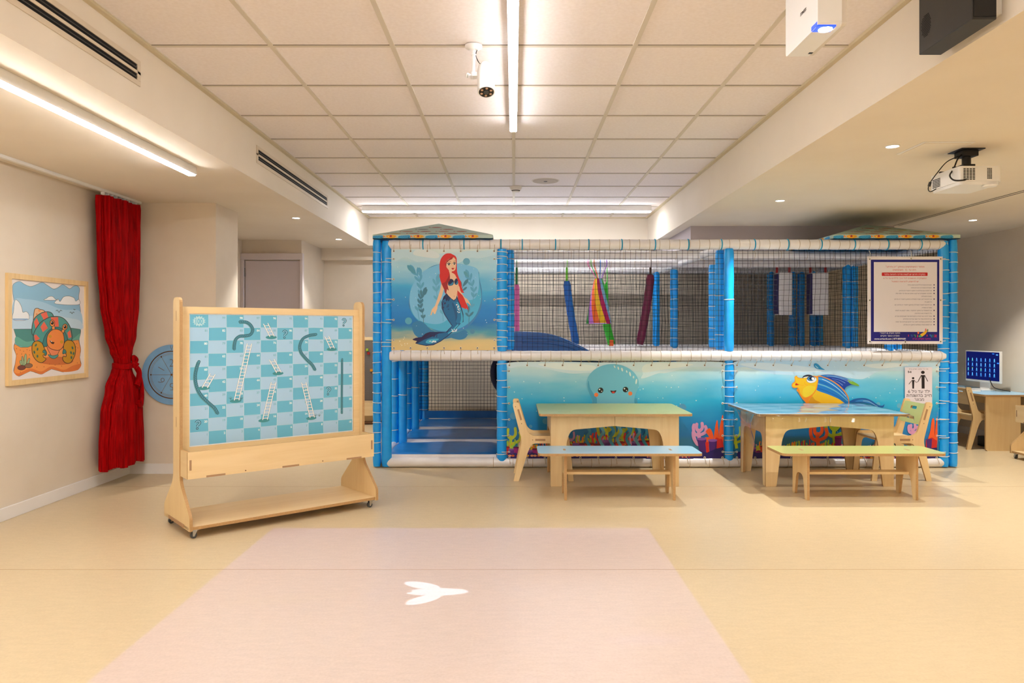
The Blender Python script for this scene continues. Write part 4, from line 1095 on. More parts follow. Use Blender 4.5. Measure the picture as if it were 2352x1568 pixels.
post(XM2, PF, .06, .93, .042, [.12, .24, .36, .49, .62, .76, .90]); post(XM2, PF, 1.01, 1.90, .042, [1.46])
rail((XLI + .02, PF, ZT), (XRI + .02, PF, ZT), R, [.10 + .0865 * i for i in range(55)], ties=[.30, .655, .975] + [1.16 + .288 * i for i in range(13)])
rail((XLI + .03, PF - .01, ZMID), (XRI + .0, PF - .01, ZMID), R, [.10 + .0865 * i for i in range(55)])
rail((XLI - .02, PF, ZB0), (XRI + .02, PF, ZB0), .042, [.95 + .17 * i for i in range(23)])
YS = (7.37, 8.31, 9.25)
for Y in YS:
    back = Y == 9.25
    for x in (XLO, XLI): post(x, Y, .02, 1.95, R, [.2 + .17 * i for i in range(10)] if (back or x == XLO) else [.55])
    for x in (XRI, XRO): post(x, Y, .02, 1.95, R, [.2 + .17 * i for i in range(10)])
    rail((XLO, Y, ZT), (XRO, Y, ZT), R, [.2 + .26 * i for i in range(19)]); rail((XLO, Y, ZMID), (XRO, Y, ZMID), R)
    rail((XLO, Y, .05), (XRO, Y, .05), .035)
post(-.035, 6.57, 1.02, 1.90, .04, [1.1 + .12 * i for i in range(7)]); post(XM1, 7.37, .05, 1.92, R, []); post(XM1 + .02, 8.31, .05, 1.92, R, [.3])
post(1.832, 6.58, 1.02, 1.90, .04, [1.15, 1.5]); post(1.985, 7.37, 1.02, 1.84, R, [1.1 + .11 * i for i in range(7)]); post(1.80, 8.31, .05, 1.88, R, [1.1 + .11 * i for i in range(8)]); post(1.78, 9.25, .05, 1.92, R)
post(3.21, 9.25, .05, 1.92, R, [1.15, 1.3, 1.45]); post(3.48, 9.25, .05, 1.92, R, [1.1 + .12 * i for i in range(7)]); post(3.59, 9.25, .05, 1.92, R)
for x in (XLO, XRO):
    for z in (ZT, ZMID, .05): rail((x, PF, z), (x, 9.25, z), .038)
for x in (XM1, XM2): rail((x, PF, ZT), (x, 9.25, ZT), .036); rail((x, PF + .02, ZMID), (x, 9.25, ZMID), .036)
# upper deck and lower mats
boxes_ = PB(); boxes_.box(XLO, XRO, 6.50, 9.25, .93, .965, M_VWHITE); boxes_.build('upper_deck', PS)
for i, (y0, y1) in enumerate(((6.49, 7.33), (7.39, 8.27), (8.33, 9.21))):
    for (x0, x1) in ((XLI - .04, XM1 - .05), (XM1 + .05, XM2 - .05), (XM2 + .05, XRI)):
        b = PB(); n = 14; m_ = 10; zt = .10
        vs = []
        for j in range(m_ + 1):
            for k in range(n + 1):
                u, v = k / n, j / m_
                e_ = min(u, 1 - u, v, 1 - v); zz = zt - (.03 if e_ == 0 else 0) + .004 * math.sin(u * 7 + v * 4) * (1 if e_ > 0 else 0)
                vs.append((x0 + (x1 - x0) * u, y0 + (y1 - y0) * v, zz))
        b.add(vs, [(j * (n + 1) + k, j * (n + 1) + k + 1, (j + 1) * (n + 1) + k + 1, (j + 1) * (n + 1) + k) for j in range(m_) for k in range(n)], M_BLUED, True)
        b.box(x0, x1, y0, y1, .004, .0705, M_BLUED); b.build('floor_mat', PS)
        b = PB(); b.box(x0, x1, y0 - .022, y0 - .002, .03, .106, M_VWHITE); b.build('mat_edge', PS)
b = PB(); b.box(XLI, XRI, 9.17, 9.20, .10, .19, M_BLUED); b.build('back_pad', PS)

# nets
def net(p0, ux, uz, w, h_, sp=.045, r=.0017, sag=.008, seed=0, par=None):
    p0, ux, uz = Vector(p0), Vector(ux), Vector(uz); nn = ux.cross(uz); rn = random.Random(seed)
    b = PB()
    nx_, nz_ = int(w / sp), int(h_ / sp)
    ph = [rn.uniform(0, 6) for _ in range(4)]
    def pt(u, v):
        e_ = math.sin(PI * u / w) * math.sin(PI * v / h_)
        du = sag * e_ * math.sin(v * 9 + ph[0] + u * 3); dv = sag * e_ * math.sin(u * 7 + ph[1] + v * 5)
        return p0 + ux * (u + du) + uz * (v + dv) + nn * (.015 * e_ * math.sin(u * 2.3 + ph[2]))
    for i in range(nx_ + 1):
        u = w * i / nx_; b.tube([pt(u, h_ * j / 8) for j in range(9)], r, M_NET, 4, False, False)
    for i in range(nz_ + 1):
        v = h_ * i / nz_; b.tube([pt(w * j / 14, v) for j in range(15)], r, M_NET, 4, False, False)
    return b.build('safety_net', PS)
net((XM1 + .04, 6.475, 1.0), (1, 0, 0), (0, 0, 1), 1.90, .91, seed=1)
net((XM2 + .04, 6.475, 1.0), (1, 0, 0), (0, 0, 1), 1.80, .91, seed=2)
net((XLO, 9.19, .19), (1, 0, 0), (0, 0, 1), 5.0, 1.74, .043, .0019, seed=3)
net((XLO, 9.30, .19), (1, 0, 0), (0, 0, 1), 5.0, 1.74, .039, .0016, seed=8)
net((XM1 + .1, 8.44, 1.0), (1, 0, 0), (0, 0, 1), 3.7, .92, .041, .0014, seed=4)
net((XRO - .03, 6.5, 1.0), (0, 1, 0), (0, 0, 1), 2.7, .92, .045, .0018, seed=5)
net((XLO + .0, 7.42, .15), (0, 1, 0), (0, 0, 1), 1.8, .78, .045, .0016, seed=6)

# slide and its tunnel mouth
b = PB()
prof = cr([(-.02, 1.165), (.25, 1.155), (.42, 1.12), (.56, 1.06), (.68, 1.0), (.78, .93), (.80, .82)], 5, False)
low = [(p[0] + .0, p[1] - .20) for p in prof][::-1]
for y in (6.95, 7.50): b.prism(prof + low, lambda u, v, s_: (u, s_, v), y, y + .03, M_SLIDE, M_SLIDE)
pr2 = [(p[0], p[1] - .14) for p in prof]; b.prism(pr2 + [(p[0], p[1] - .03) for p in pr2][::-1], lambda u, v, s_: (u, s_, v), 6.98, 7.50, M_SLIDE, M_SLIDE)
for dz_ in (-.05, -.09): b.tube([(p[0] + .1, 6.945, p[1] + dz_) for p in prof[:-8]], .006, M_SLIDE, 6)
b.tube([(p[0], 6.965, p[1]) for p in prof], .016, M_SLIDE, 8); b.tube([(p[0], 7.515, p[1]) for p in prof], .016, M_SLIDE, 8)
b.build('slide', PS)
b = PB(); b.ring((.03, 8.1, .72), .25, .04, M_NAVY, 1, 30, 10); b.lathe([(.25, 8.1), (.24, 8.28)], (.03, 0, .72), M_NAVY, 30, 1); b.build('tunnel_mouth', PS)

# roofs
def roof(x0, x1, y0, y1, z, hgt, seed):
    b = PB(); rn = random.Random(seed); base = mat('roof_print_aqua', '#b7cfc6', .4); under = mat('roof_under', '#0f5f93', .5)
    eh = .036; cx_, cy_ = (x0 + x1) / 2, (y0 + y1) / 2
    b.box(x0, x1, y0, y1, z, z + .006, under)
    for (a, c) in (((x0, y0), (x1, y0)), ((x1, y0), (x1, y1)), ((x1, y1), (x0, y1)), ((x0, y1), (x0, y0))):
        A0, C0 = (a[0], a[1], z), (c[0], c[1], z); A1, C1 = (a[0], a[1], z + eh), (c[0], c[1], z + eh)
        b.add([A0, C0, C1, A1], [(0, 1, 2, 3)], base)
        b.add([A1, C1, (cx_, cy_, z + eh + hgt)], [(0, 1, 2)], base)
        # fish pattern on eave and slope
        dx, dy = c[0] - a[0], c[1] - a[1]; L = math.hypot(dx, dy); ex, ey = dx / L, dy / L; nx_, ny_ = ey, -ex
        Ae = Art(b, lambda u, v, o: (a[0] + ex * u + nx_ * o, a[1] + ey * u + ny_ * o, z + v), .4, step=.00001)
        k = 0; u = .04
        while u < L - .06:
            if k % 2 == 0:
                Ae.poly([(u - .05, .006), (u - .045, .026), (u + .02, .031), (u + .045, .03), (u + .048, .006)] if u > .06 else [(u - .03, .006), (u - .03, .026), (u + .045, .03), (u + .048, .006)], '#2d97cf', True, 3); Ae.dot(u + .035, .012, .004, '#12486b')
                for q in range(6): Ae.dot(u - .03 + q * .011, .014 + (q % 2) * .008, .0018, '#7fc4e6', n=6)
            else:
                Ae.poly([(u - .045, .024), (u - .02, .033), (u + .03, .033), (u + .05, .02), (u + .02, .006), (u - .02, .007)], '#e9a51f', True, 3); Ae.dot(u + .0, .024, .009, '#a81f35'); Ae.dot(u + .03, .018, .003, '#3b8a4a'); Ae.dot(u - .02, .018, .003, '#f4efe2')
                Ae.poly([(u - .045, .02), (u - .068, .034), (u - .065, .022), (u - .07, .012)], '#e9881f')
            u += .118; k += 1
        if y0 == min(a[1], c[1]) or True:
            sl = Vector((cx_ - (a[0] + c[0]) / 2, cy_ - (a[1] + c[1]) / 2, hgt)); Ls = sl.length; sl.normalize(); nrm = Vector((ex, ey, 0)).cross(sl).normalized()
            o0 = Vector((a[0], a[1], z + eh))
            As = Art(b, lambda u, v, o: tuple(o0 + Vector((ex, ey, 0)) * u + sl * v + nrm * o), .45, step=.00001)
            for rI in range(5):
                v = .05 + rI * .1
                if v > Ls * .85: break
                half = (1 - v / Ls) * L / 2 - .06
                n_ = int(half * 2 / .15)
                for q in range(n_):
                    u = L / 2 - half + (q + .5) * half * 2 / max(n_, 1)
                    cl = ('#b9a24a', '#b5766a', '#6f7f86', '#a8564c')[(rI + q * (rI % 2 + 1)) % 4]
                    As.poly(ell(u, v, .05, .022, 10), cl); As.poly([(u - .045, v), (u - .07, v + .02), (u - .07, v - .02)], cl)
    return b.build('roof', PS)
roof(XLO - .03, XLO + 1.01, PF - .045, PF + 1.0, 1.981, .17, 1)
roof(2.76, 3.86, PF - .045, PF + 1.06, 1.981, .165, 2)

# ------------------------------------------------------------------ banners
def banner_mat(name, zt, zb, sand):
    m = mat(name, '#2f9fc4', .42, coat=.1); b = m.node_tree.nodes['Principled BSDF']
    g = nd(m, 'ShaderNodeNewGeometry'); s_ = nd(m, 'ShaderNodeSeparateXYZ'); tc = nd(m, 'ShaderNodeTexCoord')
    lk(m, tc.outputs['Object'], s_.inputs[0])
    mp = nd(m, 'ShaderNodeMapping'); mp.inputs['Scale'].default_value = (1.3, 1, 4.5); lk(m, tc.outputs['Object'], mp.inputs[0])
    no = nd(m, 'ShaderNodeTexNoise'); no.inputs['Scale'].default_value = 1.4; no.inputs['Detail'].default_value = 3; lk(m, mp.outputs[0], no.inputs['Vector'])
    nt = m.node_tree
    v = mathn(nt, 'DIVIDE', mathn(nt, 'SUBTRACT', s_.outputs[2], zb), zt - zb)
    v = mathn(nt, 'ADD', v, mathn(nt, 'MULTIPLY', mathn(nt, 'SUBTRACT', no.outputs['Fac'], .5), .32))
    r_ = nd(m, 'ShaderNodeValToRGB'); e = r_.color_ramp.elements
    if sand: st_ = [(0, '#e2c98c'), (.10, '#d3c48f'), (.18, '#4f9fb4'), (.26, '#1078c4'), (.42, '#1286d6'), (.62, '#3fb0e4'), (.82, '#9ad2ea'), (.97, '#d2e6e8')]
    else: st_ = [(0, '#0d4f7d'), (.12, '#2a7a97'), (.24, '#0f78c0'), (.42, '#108cd2'), (.60, '#22b2e2'), (.78, '#74c8e6'), (.90, '#b0dae6'), (1, '#d6e6e4')]
    e[0].position, e[0].color = st_[0][0], hexc(st_[0][1]); e[1].position, e[1].color = st_[1][0], hexc(st_[1][1])
    for p, c in st_[2:]: q = e.new(p); q.color = hexc(c)
    lk(m, v, r_.inputs[0]); lk(m, r_.outputs[0], b.inputs['Base Color'])
    # slight ripple of the tensioned sheet
    bp = nd(m, 'ShaderNodeBump'); bp.inputs['Strength'].default_value = .25; bp.inputs['Distance'].default_value = .03
    n2 = nd(m, 'ShaderNodeTexNoise'); n2.inputs['Scale'].default_value = 5; lk(m, tc.outputs['Object'], n2.inputs['Vector']); lk(m, n2.outputs['Fac'], bp.inputs['Height']); lk(m, bp.outputs[0], b.inputs['Normal'])
    return m
YB = PF - .018
SCL = YB / 1700.0
def frm(ox, oy, sc):
    """tracing grid (origin and scale of the traced picture) -> the banner plane in metres"""
    def f(x, y, o): return ((ox + x / sc - 1180) * SCL, YB - o, 1.2 + (756 - oy - y / sc) * SCL)
    return f
def banner(x0, x1, z0, z1, m, art, gx, gz, label):
    b = PB(); b.box(x0, x1, YB, YB + .003, z0, z1, m)
    art(b); o = b.build('banner', PS); lab(o, label)
    first = None
    pts = [(x0 + .022 + (x1 - x0 - .044) * i / (gx - 1), z) for i in range(gx) for z in (z0 + .02, z1 - .02)] + [(x, z0 + (z1 - z0) * (j + .5) / gz) for j in range(gz) for x in (x0 + .02, x1 - .02)]
    g0 = MB(); g0.ring((0, 0, 0), .0075, .0025, M_CORD, 1, 14, 5); g0.lathe([(.0055, -.0008), (.0055, .001)], (0, 0, 0), M_DARK, 10, 1)
    for i, (x, z) in enumerate(pts):
        if i == 0: first = g0.build('grommet', o); q = first
        else: q = first.copy(); COL.objects.link(q)
        q.parent = o; q.location = (x - 1.315, YB - .003 - PF, z)
    # lacing from each eyelet around the nearest tube, one cord running on inside the tube padding
    def cord(path, r_, m_): q = PB(); q.tube(path, r_, m_, 5); q.build('banner_cord', o)
    for sgn, zz in ((-1, z0 + .02), (1, z1 - .02)):
        path = []
        for (x, z) in pts:
            if abs(z - zz) < 1e-6: path += [(x, YB + .006, z - sgn * .004), (x, YB - .004, z), (x + .004, YB - .03, z + sgn * .03), (x + .006, PF - .052, z + sgn * .05), (x + .012, PF - .02, z + sgn * .06)]
        cord(path, .0022, M_CORDB)
    for sgn, xx in ((-1, x0 + .02), (1, x1 - .02)):
        path = []
        for (x, z) in pts[gx * 2:]:
            if abs(x - xx) < 1e-6: path += [(x, YB + .006, z), (x, YB - .004, z), (x + sgn * .035, PF - .05, z + .002), (x + sgn * .06, PF - .05, z + .002), (x + sgn * .075, PF - .01, z + .002)]
        cord(path, .003, M_CORD)
    return o
def specks(A, x0, x1, y0, y1, n, seed, r=4, c='#d9eef4'):
    rn = random.Random(seed)
    A.hold = True
    for _ in range(n): A.dot(rn.uniform(x0, x1), rn.uniform(y0, y1), rn.uniform(r * .5, r), c, n=6)
    A.hold = False; A.o += A.step

def leaf(A, x, y, L, a, w, c):
    dx, dy = math.cos(a), math.sin(a); q = [(0, 0), (.3, .8), (.7, 1), (1, 0), (.7, -1), (.3, -.8)]
    A.poly([(x + dx * L * u - dy * w * v / 2, y + dy * L * u + dx * w * v / 2) for u, v in q], c, True, 4)
def weed(A, pts, c, n, L, w):
    p = cr(pts, 8, False); A.poly(stroke(p, 7, smooth=False), c)
    k = len(p)
    for i in range(n):
        j = int(k * (.18 + .78 * i / n)); a, b_ = p[max(j - 1, 0)], p[min(j + 1, k - 1)]; ang = math.atan2(b_[1] - a[1], b_[0] - a[0]); s_ = 1 - .25 * i / n if n > 4 else 1
        leaf(A, p[j][0], p[j][1], L * (.75 + .5 * i / n), ang - .5, w, c); leaf(A, p[j][0], p[j][1], L * (.75 + .5 * i / n), ang + .5, w, c)
    leaf(A, p[-1][0], p[-1][1], L * 1.35, math.atan2(p[-1][1] - p[-3][1], p[-1][0] - p[-3][0]), w * 1.5, c)

def mermaid_art(b):
    A = Art(b, frm(840, 500, 4.753), .42)
    A.poly([(300, 360), (480, 350), (640, 360), (760, 400), (860, 385), (1000, 400), (1080, 365), (1250, 360), (1400, 352), (1412, 400), (1250, 440), (1120, 440), (960, 520), (820, 500), (700, 470), (560, 480), (430, 430), (320, 470)], '#bfe0ee', True)
    A.poly([(560, 345), (700, 350), (800, 400), (780, 440), (650, 430), (520, 400)], '#d8e8ee', True)
    A.dot(1100, 477, 38, '#63aacb'); A.dot(467, 1125, 38, '#57acc9')
    # dark and light discs
    A.poly([(1270, 850), (1260, 980), (1200, 1100), (1100, 1200), (980, 1240), (820, 1250), (700, 1200), (560, 1110), (480, 990), (475, 880), (520, 740), (600, 620), (720, 530), (860, 500), (1010, 500), (1150, 530), (1230, 580), (1245, 680), (1265, 770)], '#3c84c2', True)
    A.poly([(1262, 850), (1245, 960), (1190, 1080), (1080, 1180), (960, 1225), (820, 1235), (680, 1190), (560, 1110), (490, 1000), (500, 880), (560, 700), (700, 560), (900, 520), (1100, 540), (1230, 600), (1240, 700)], '#4cb4de', True)
    A.poly([(1232, 620), (1235, 760), (1190, 880), (1050, 920), (960, 1020), (880, 1120), (780, 1160), (640, 1140), (540, 1080), (485, 960), (480, 850), (510, 740), (590, 620), (700, 545), (850, 500), (1000, 500), (1140, 525), (1220, 560)], '#7ac4ee', True)
    A.poly([(505, 1190), (520, 1145), (580, 1125), (640, 1150), (700, 1210), (780, 1250), (880, 1262), (960, 1300), (800, 1330), (640, 1330), (540, 1280)], '#2f7fb4', True)
    A.poly([(900, 1280), (1010, 1250), (1080, 1225), (1115, 1260), (1090, 1310), (1030, 1330), (960, 1318), (920, 1300)], '#2f7fb4', True)
    A.dot(1165, 1240, 27, '#4a8db2')
    weed(A, [(585, 1110), (570, 1000), (600, 880), (600, 760), (575, 650), (545, 600)], '#55a6d2', 6, 80, 26); leaf(A, 545, 610, 130, -2.35, 48, '#4f9dbd'); leaf(A, 600, 640, 100, -1.75, 45, '#55a6d2')
    weed(A, [(845, 1130), (835, 1000), (790, 900), (770, 760), (775, 710)], '#60b0da', 5, 75, 26)
    weed(A, [(632, 1150), (625, 1060), (600, 960), (600, 880), (622, 830)], '#3f7d9c', 6, 62, 22); leaf(A, 620, 840, 80, -.85, 32, '#3f7d9c')
    weed(A, [(1125, 1180), (1128, 1060), (1170, 900), (1180, 800), (1150, 700), (1130, 650)], '#55a6d2', 6, 70, 24); leaf(A, 1125, 650, 85, -2.25, 34, '#55a0be')
    A.line([(1125, 1180), (1130, 1060)], 5, '#3f7d9c'); leaf(A, 1128, 1080, 75, -.85, 22, '#3f7d9c'); leaf(A, 1128, 1080, 60, -2.3, 22, '#3f7d9c'); leaf(A, 1120, 1040, 80, -1.5, 22, '#3f7d9c')
    A.line([(1040, 900), (1050, 780), (1080, 720)], 5, '#3f7d9c', True); leaf(A, 1060, 750, 100, -.95, 34, '#3f7d9c'); leaf(A, 1052, 800, 70, -.7, 22, '#3f7d9c'); leaf(A, 1045, 760, 70, -1.7, 22, '#3f7d9c')
    specks(A, 300, 1400, 380, 1300, 45, 4, 5)
    specks(A, 370, 460, 1300, 1400, 9, 5, 7, '#f3ecd8')
    # hair behind
    HR, HD = '#d3221f', '#9c1419'
    A.poly([(905, 388), (860, 400), (820, 450), (806, 520), (810, 600), (806, 640), (830, 720), (865, 790), (862, 810), (905, 870), (960, 860), (1000, 850), (1010, 920), (1035, 970), (1080, 990), (1092, 1000), (1098, 985), (1118, 1010), (1112, 960), (1095, 930), (1075, 880), (1045, 820), (1075, 820), (1060, 795), (1050, 770), (1040, 700), (1020, 660), (1000, 600), (995, 540), (990, 440), (960, 405)], HR, True, 3)
    A.poly([(855, 770), (880, 760), (900, 800), (890, 830), (862, 815)], HD)
    # tail
    TB, TD, TL = '#0f68a0', '#2a1d4c', '#3fb2d8'
    A.poly([(885, 825), (850, 860), (828, 920), (830, 990), (860, 1060), (905, 1130), (940, 1180), (905, 1215), (875, 1248), (800, 1245), (700, 1245), (650, 1265), (610, 1300), (545, 1310), (510, 1330), (560, 1345), (540, 1370), (590, 1385), (660, 1398), (740, 1390), (820, 1350), (900, 1290), (980, 1215), (1040, 1150), (1068, 1135), (1066, 1050), (1040, 960), (1010, 890), (995, 850), (960, 905), (905, 850)], '#1a2a5c')
    A.poly([(880, 835), (838, 910), (840, 990), (870, 1060), (915, 1130), (948, 1178), (915, 1215), (890, 1250), (800, 1262), (720, 1300), (640, 1330), (560, 1372), (650, 1388), (735, 1380), (820, 1340), (900, 1280), (975, 1205), (1040, 1145), (1058, 1130), (1056, 1050), (1030, 960), (1000, 890), (985, 870), (955, 905), (905, 850)], TB, False)
    A.poly([(700, 1248), (650, 1265), (612, 1302), (545, 1312), (512, 1330), (570, 1345), (620, 1325), (690, 1275)], TD, True)
    A.poly([(990, 930), (1010, 925), (1040, 1000), (1058, 1060), (1060, 1130), (1030, 1150), (1040, 1080), (1020, 1000)], TL, True)
    A.poly([(940, 930), (985, 960), (1005, 1050), (1005, 1110), (985, 1160), (975, 1060)], '#0c5586', True); A.poly([(960, 925), (990, 1000), (1000, 1080), (985, 1140), (1030, 1140), (1040, 1060), (1015, 960), (985, 920)], '#1577b0', True)
    A.poly([(655, 1360), (680, 1330), (760, 1320), (800, 1325), (740, 1360), (690, 1372)], TL, True)
    A.line([(900, 1262), (950, 1225), (1010, 1165)], 14, TL, True)
    rn = random.Random(2)
    for cx_, cy_, c, n_, sx, sy in ((1008, 990, '#e8f3f6', 15, 18, 45), (955, 1228, '#e8f3f6', 15, 42, 14), (725, 1352, '#e8f3f6', 14, 45, 9), (855, 960, '#2a1d4c', 16, 16, 45), (898, 980, '#164a76', 12, 12, 40), (740, 1288, '#2a1d4c', 14, 40, 10)):
        for _ in range(n_): x, y = cx_ + rn.uniform(-sx, sx), cy_ + rn.uniform(-sy, sy) - ((cx_ == 955) * 0); A.poly(rect(x - 5, y - 5, x + 5, y + 4), c)
    A.poly([(882, 822), (862, 850), (835, 905), (870, 880), (880, 915), (905, 870), (935, 880), (965, 912), (995, 865), (988, 850), (960, 900), (920, 850)], TD)
    A.poly([(885, 830), (866, 870), (880, 880), (898, 850)], '#123a68', True); A.poly([(905, 850), (890, 890), (905, 910), (922, 880)], '#123a68', True)
    # body
    SK, SS = '#ecc6a2', '#e0b48e'
    A.poly([(908, 560), (910, 620), (858, 660), (828, 700), (812, 790), (778, 900), (757, 960), (722, 1000), (705, 1060), (716, 1065), (735, 1022), (745, 1048), (760, 1050), (782, 990), (785, 960), (830, 860), (858, 760), (870, 700), (900, 700), (890, 760), (880, 820), (905, 850), (935, 880), (962, 898), (985, 880), (995, 850), (1000, 790), (1060, 850), (1085, 900), (1100, 935), (1110, 925), (1150, 960), (1130, 915), (1105, 885), (1080, 870), (1035, 800), (1018, 730), (1012, 680), (1000, 640), (970, 610), (940, 600), (940, 570)], SK)
    A.poly([(910, 560), (910, 625), (950, 640), (1000, 690), (1012, 680), (1000, 640), (970, 608), (940, 600), (940, 570)], SK)
    A.line([(1005, 870), (1000, 800), (1000, 740)], 3, SS)
    A.dot(967, 855, 3, '#b98a68', 6)
    # bra
    A.poly([(900, 700), (912, 670), (945, 670), (962, 695), (955, 730), (925, 742), (902, 735)], '#15224f', True); A.poly([(968, 695), (985, 662), (1008, 672), (1012, 700), (998, 730), (975, 725)], '#15224f', True)
    A.poly([(905, 730), (930, 738), (955, 722), (950, 700), (930, 722)], '#2a86b8', True); A.poly([(978, 720), (998, 725), (1010, 700), (1000, 690), (990, 712)], '#2a86b8', True)
    A.line([(955, 690), (972, 690)], 5, '#15224f')
    # face
    A.poly([(880, 470), (875, 520), (890, 550), (915, 575), (945, 585), (975, 570), (985, 530), (985, 480), (975, 440), (930, 430), (895, 445)], SK, True)
    A.poly([(905, 388), (860, 400), (820, 450), (806, 520), (810, 600), (806, 640), (828, 720), (862, 790), (870, 760), (905, 795), (895, 740), (890, 710), (915, 690), (920, 650), (915, 600), (898, 560), (878, 540), (868, 510), (885, 470), (925, 440), (958, 425), (975, 445), (990, 470), (992, 440), (970, 410), (955, 412), (935, 392)], HR, True, 3)
    A.poly([(868, 510), (885, 470), (925, 440), (958, 420), (945, 450), (905, 468), (880, 500), (880, 545)], HD); A.poly([(845, 540), (865, 560), (895, 575), (918, 620), (905, 690), (880, 720), (870, 690), (880, 620), (860, 580)], HD, True) if False else None
    A.poly([(830, 720), (870, 700), (905, 640), (915, 600), (920, 650), (915, 690), (890, 712), (895, 745), (905, 795), (870, 760), (862, 790)], HD)
    A.poly([(975, 580), (1000, 610), (1022, 670), (1040, 720), (1052, 770), (1065, 795), (1048, 790), (1015, 740), (1005, 680), (975, 620), (935, 590), (950, 590)], HR)
    A.line([(888, 482), (910, 474), (932, 482)], 4, '#8a4030', True); A.line([(958, 478), (975, 470), (985, 476)], 4, '#8a4030', True)
    for x, y, s_ in ((908, 506, 1), (968, 500, .8)):
        A.poly([(x - 22 * s_, y + 2), (x, y - 12), (x + 22 * s_, y), (x, y + 12)], '#f4f0ec', True); A.dot(x, y, 12 * s_, '#1a1414', 13); A.dot(x - 3, y - 4, 3.5, '#ffffff'); A.line([(x - 24 * s_, y), (x, y - 14), (x + 24 * s_, y - 2)], 5, '#1a1414', True)
    A.poly([(936, 552), (948, 546), (956, 549), (968, 545), (960, 562), (948, 566)], '#b01a22', True); A.line([(950, 518), (955, 530), (948, 532)], 2.5, '#c99878')
banner(-1.062, -.148, 1.018, 1.898, banner_mat('banner_sea_sand', 1.898, 1.018, True), mermaid_art, 7, 5, 'blue banner printed with a red haired mermaid')

def coral(A, x, y, h_, c, seed, dark=None, w=20):
    rn = random.Random(seed)
    A.poly(stroke([(x, y), (x - h_ * .06, y - h_ * .4), (x, y - h_ * .7)], w * 1.2, w1=w), c); 
    for sx, l0, l1, hh in ((-1, .25, .4, .95), (1, .3, .42, .85), (-1, .5, .2, 1.0), (1, .55, .18, 1.05)):
        p = cr([(x, y - h_ * l0), (x + sx * h_ * l1 * .8, y - h_ * (l0 + .15)), (x + sx * h_ * l1, y - h_ * hh * .8), (x + sx * h_ * l1 * .9, y - h_ * hh)], 5, False)
        A.poly(stroke(p, w, smooth=False), c); A.dot(p[-1][0], p[-1][1], w / 2, c)
def reef(A, x0, x1, y, seed, sc=1.0):
    rn = random.Random(seed); cs = ['#c9d337', '#f0692a', '#d7a0d0', '#d92a24', '#a3d23a', '#f08a2a']
    x = x0; i = 0
    while x < x1:
        h_ = rn.uniform(95, 215) * sc; coral(A, x, y, h_, cs[(i * 5 + seed) % 6], seed + i, w=rn.uniform(15, 24) * sc); x += rn.uniform(55, 85) * sc; i += 1
    x = x0 - 10; i = 0
    while x < x1:
        w_ = rn.uniform(35, 60) * sc; h_ = rn.uniform(45, 120) * sc; c, d_ = (('#c3201f', '#7a1218'), ('#5b2a86', '#8a57ad'), ('#a3257f', '#6b1450'), ('#e0421f', '#8f2213'))[i % 4]
        A.poly([(x - w_ * .7, y + 10), (x - w_, y - h_), (x + w_, y - h_), (x + w_ * .7, y + 10)], c); A.dot(x, y - h_, w_, d_ if i % 4 != 1 else '#8a57ad', w_ * .28); x += w_ * 1.7; i += 1
    # foreground humps
    q = [(x0 - 40, y + 60)]
    x = x0 - 40
    while x < x1 + 40: q.append((x, y - rn.uniform(-12, 22) * sc)); x += 45 * sc
    q.append((x1 + 40, y + 60))
    A.poly([(max(min(a, x1), x0), min(c, y + 45)) for a, c in q], '#2b1f6b')
    x = x0 + 20
    while x < x1 - 20: A.dot(x, y + 18, 26 * sc, rn.choice(['#e0662e', '#e9a53a', '#b8232a', '#f0a07a']), 16 * sc); x += rn.uniform(45, 80) * sc

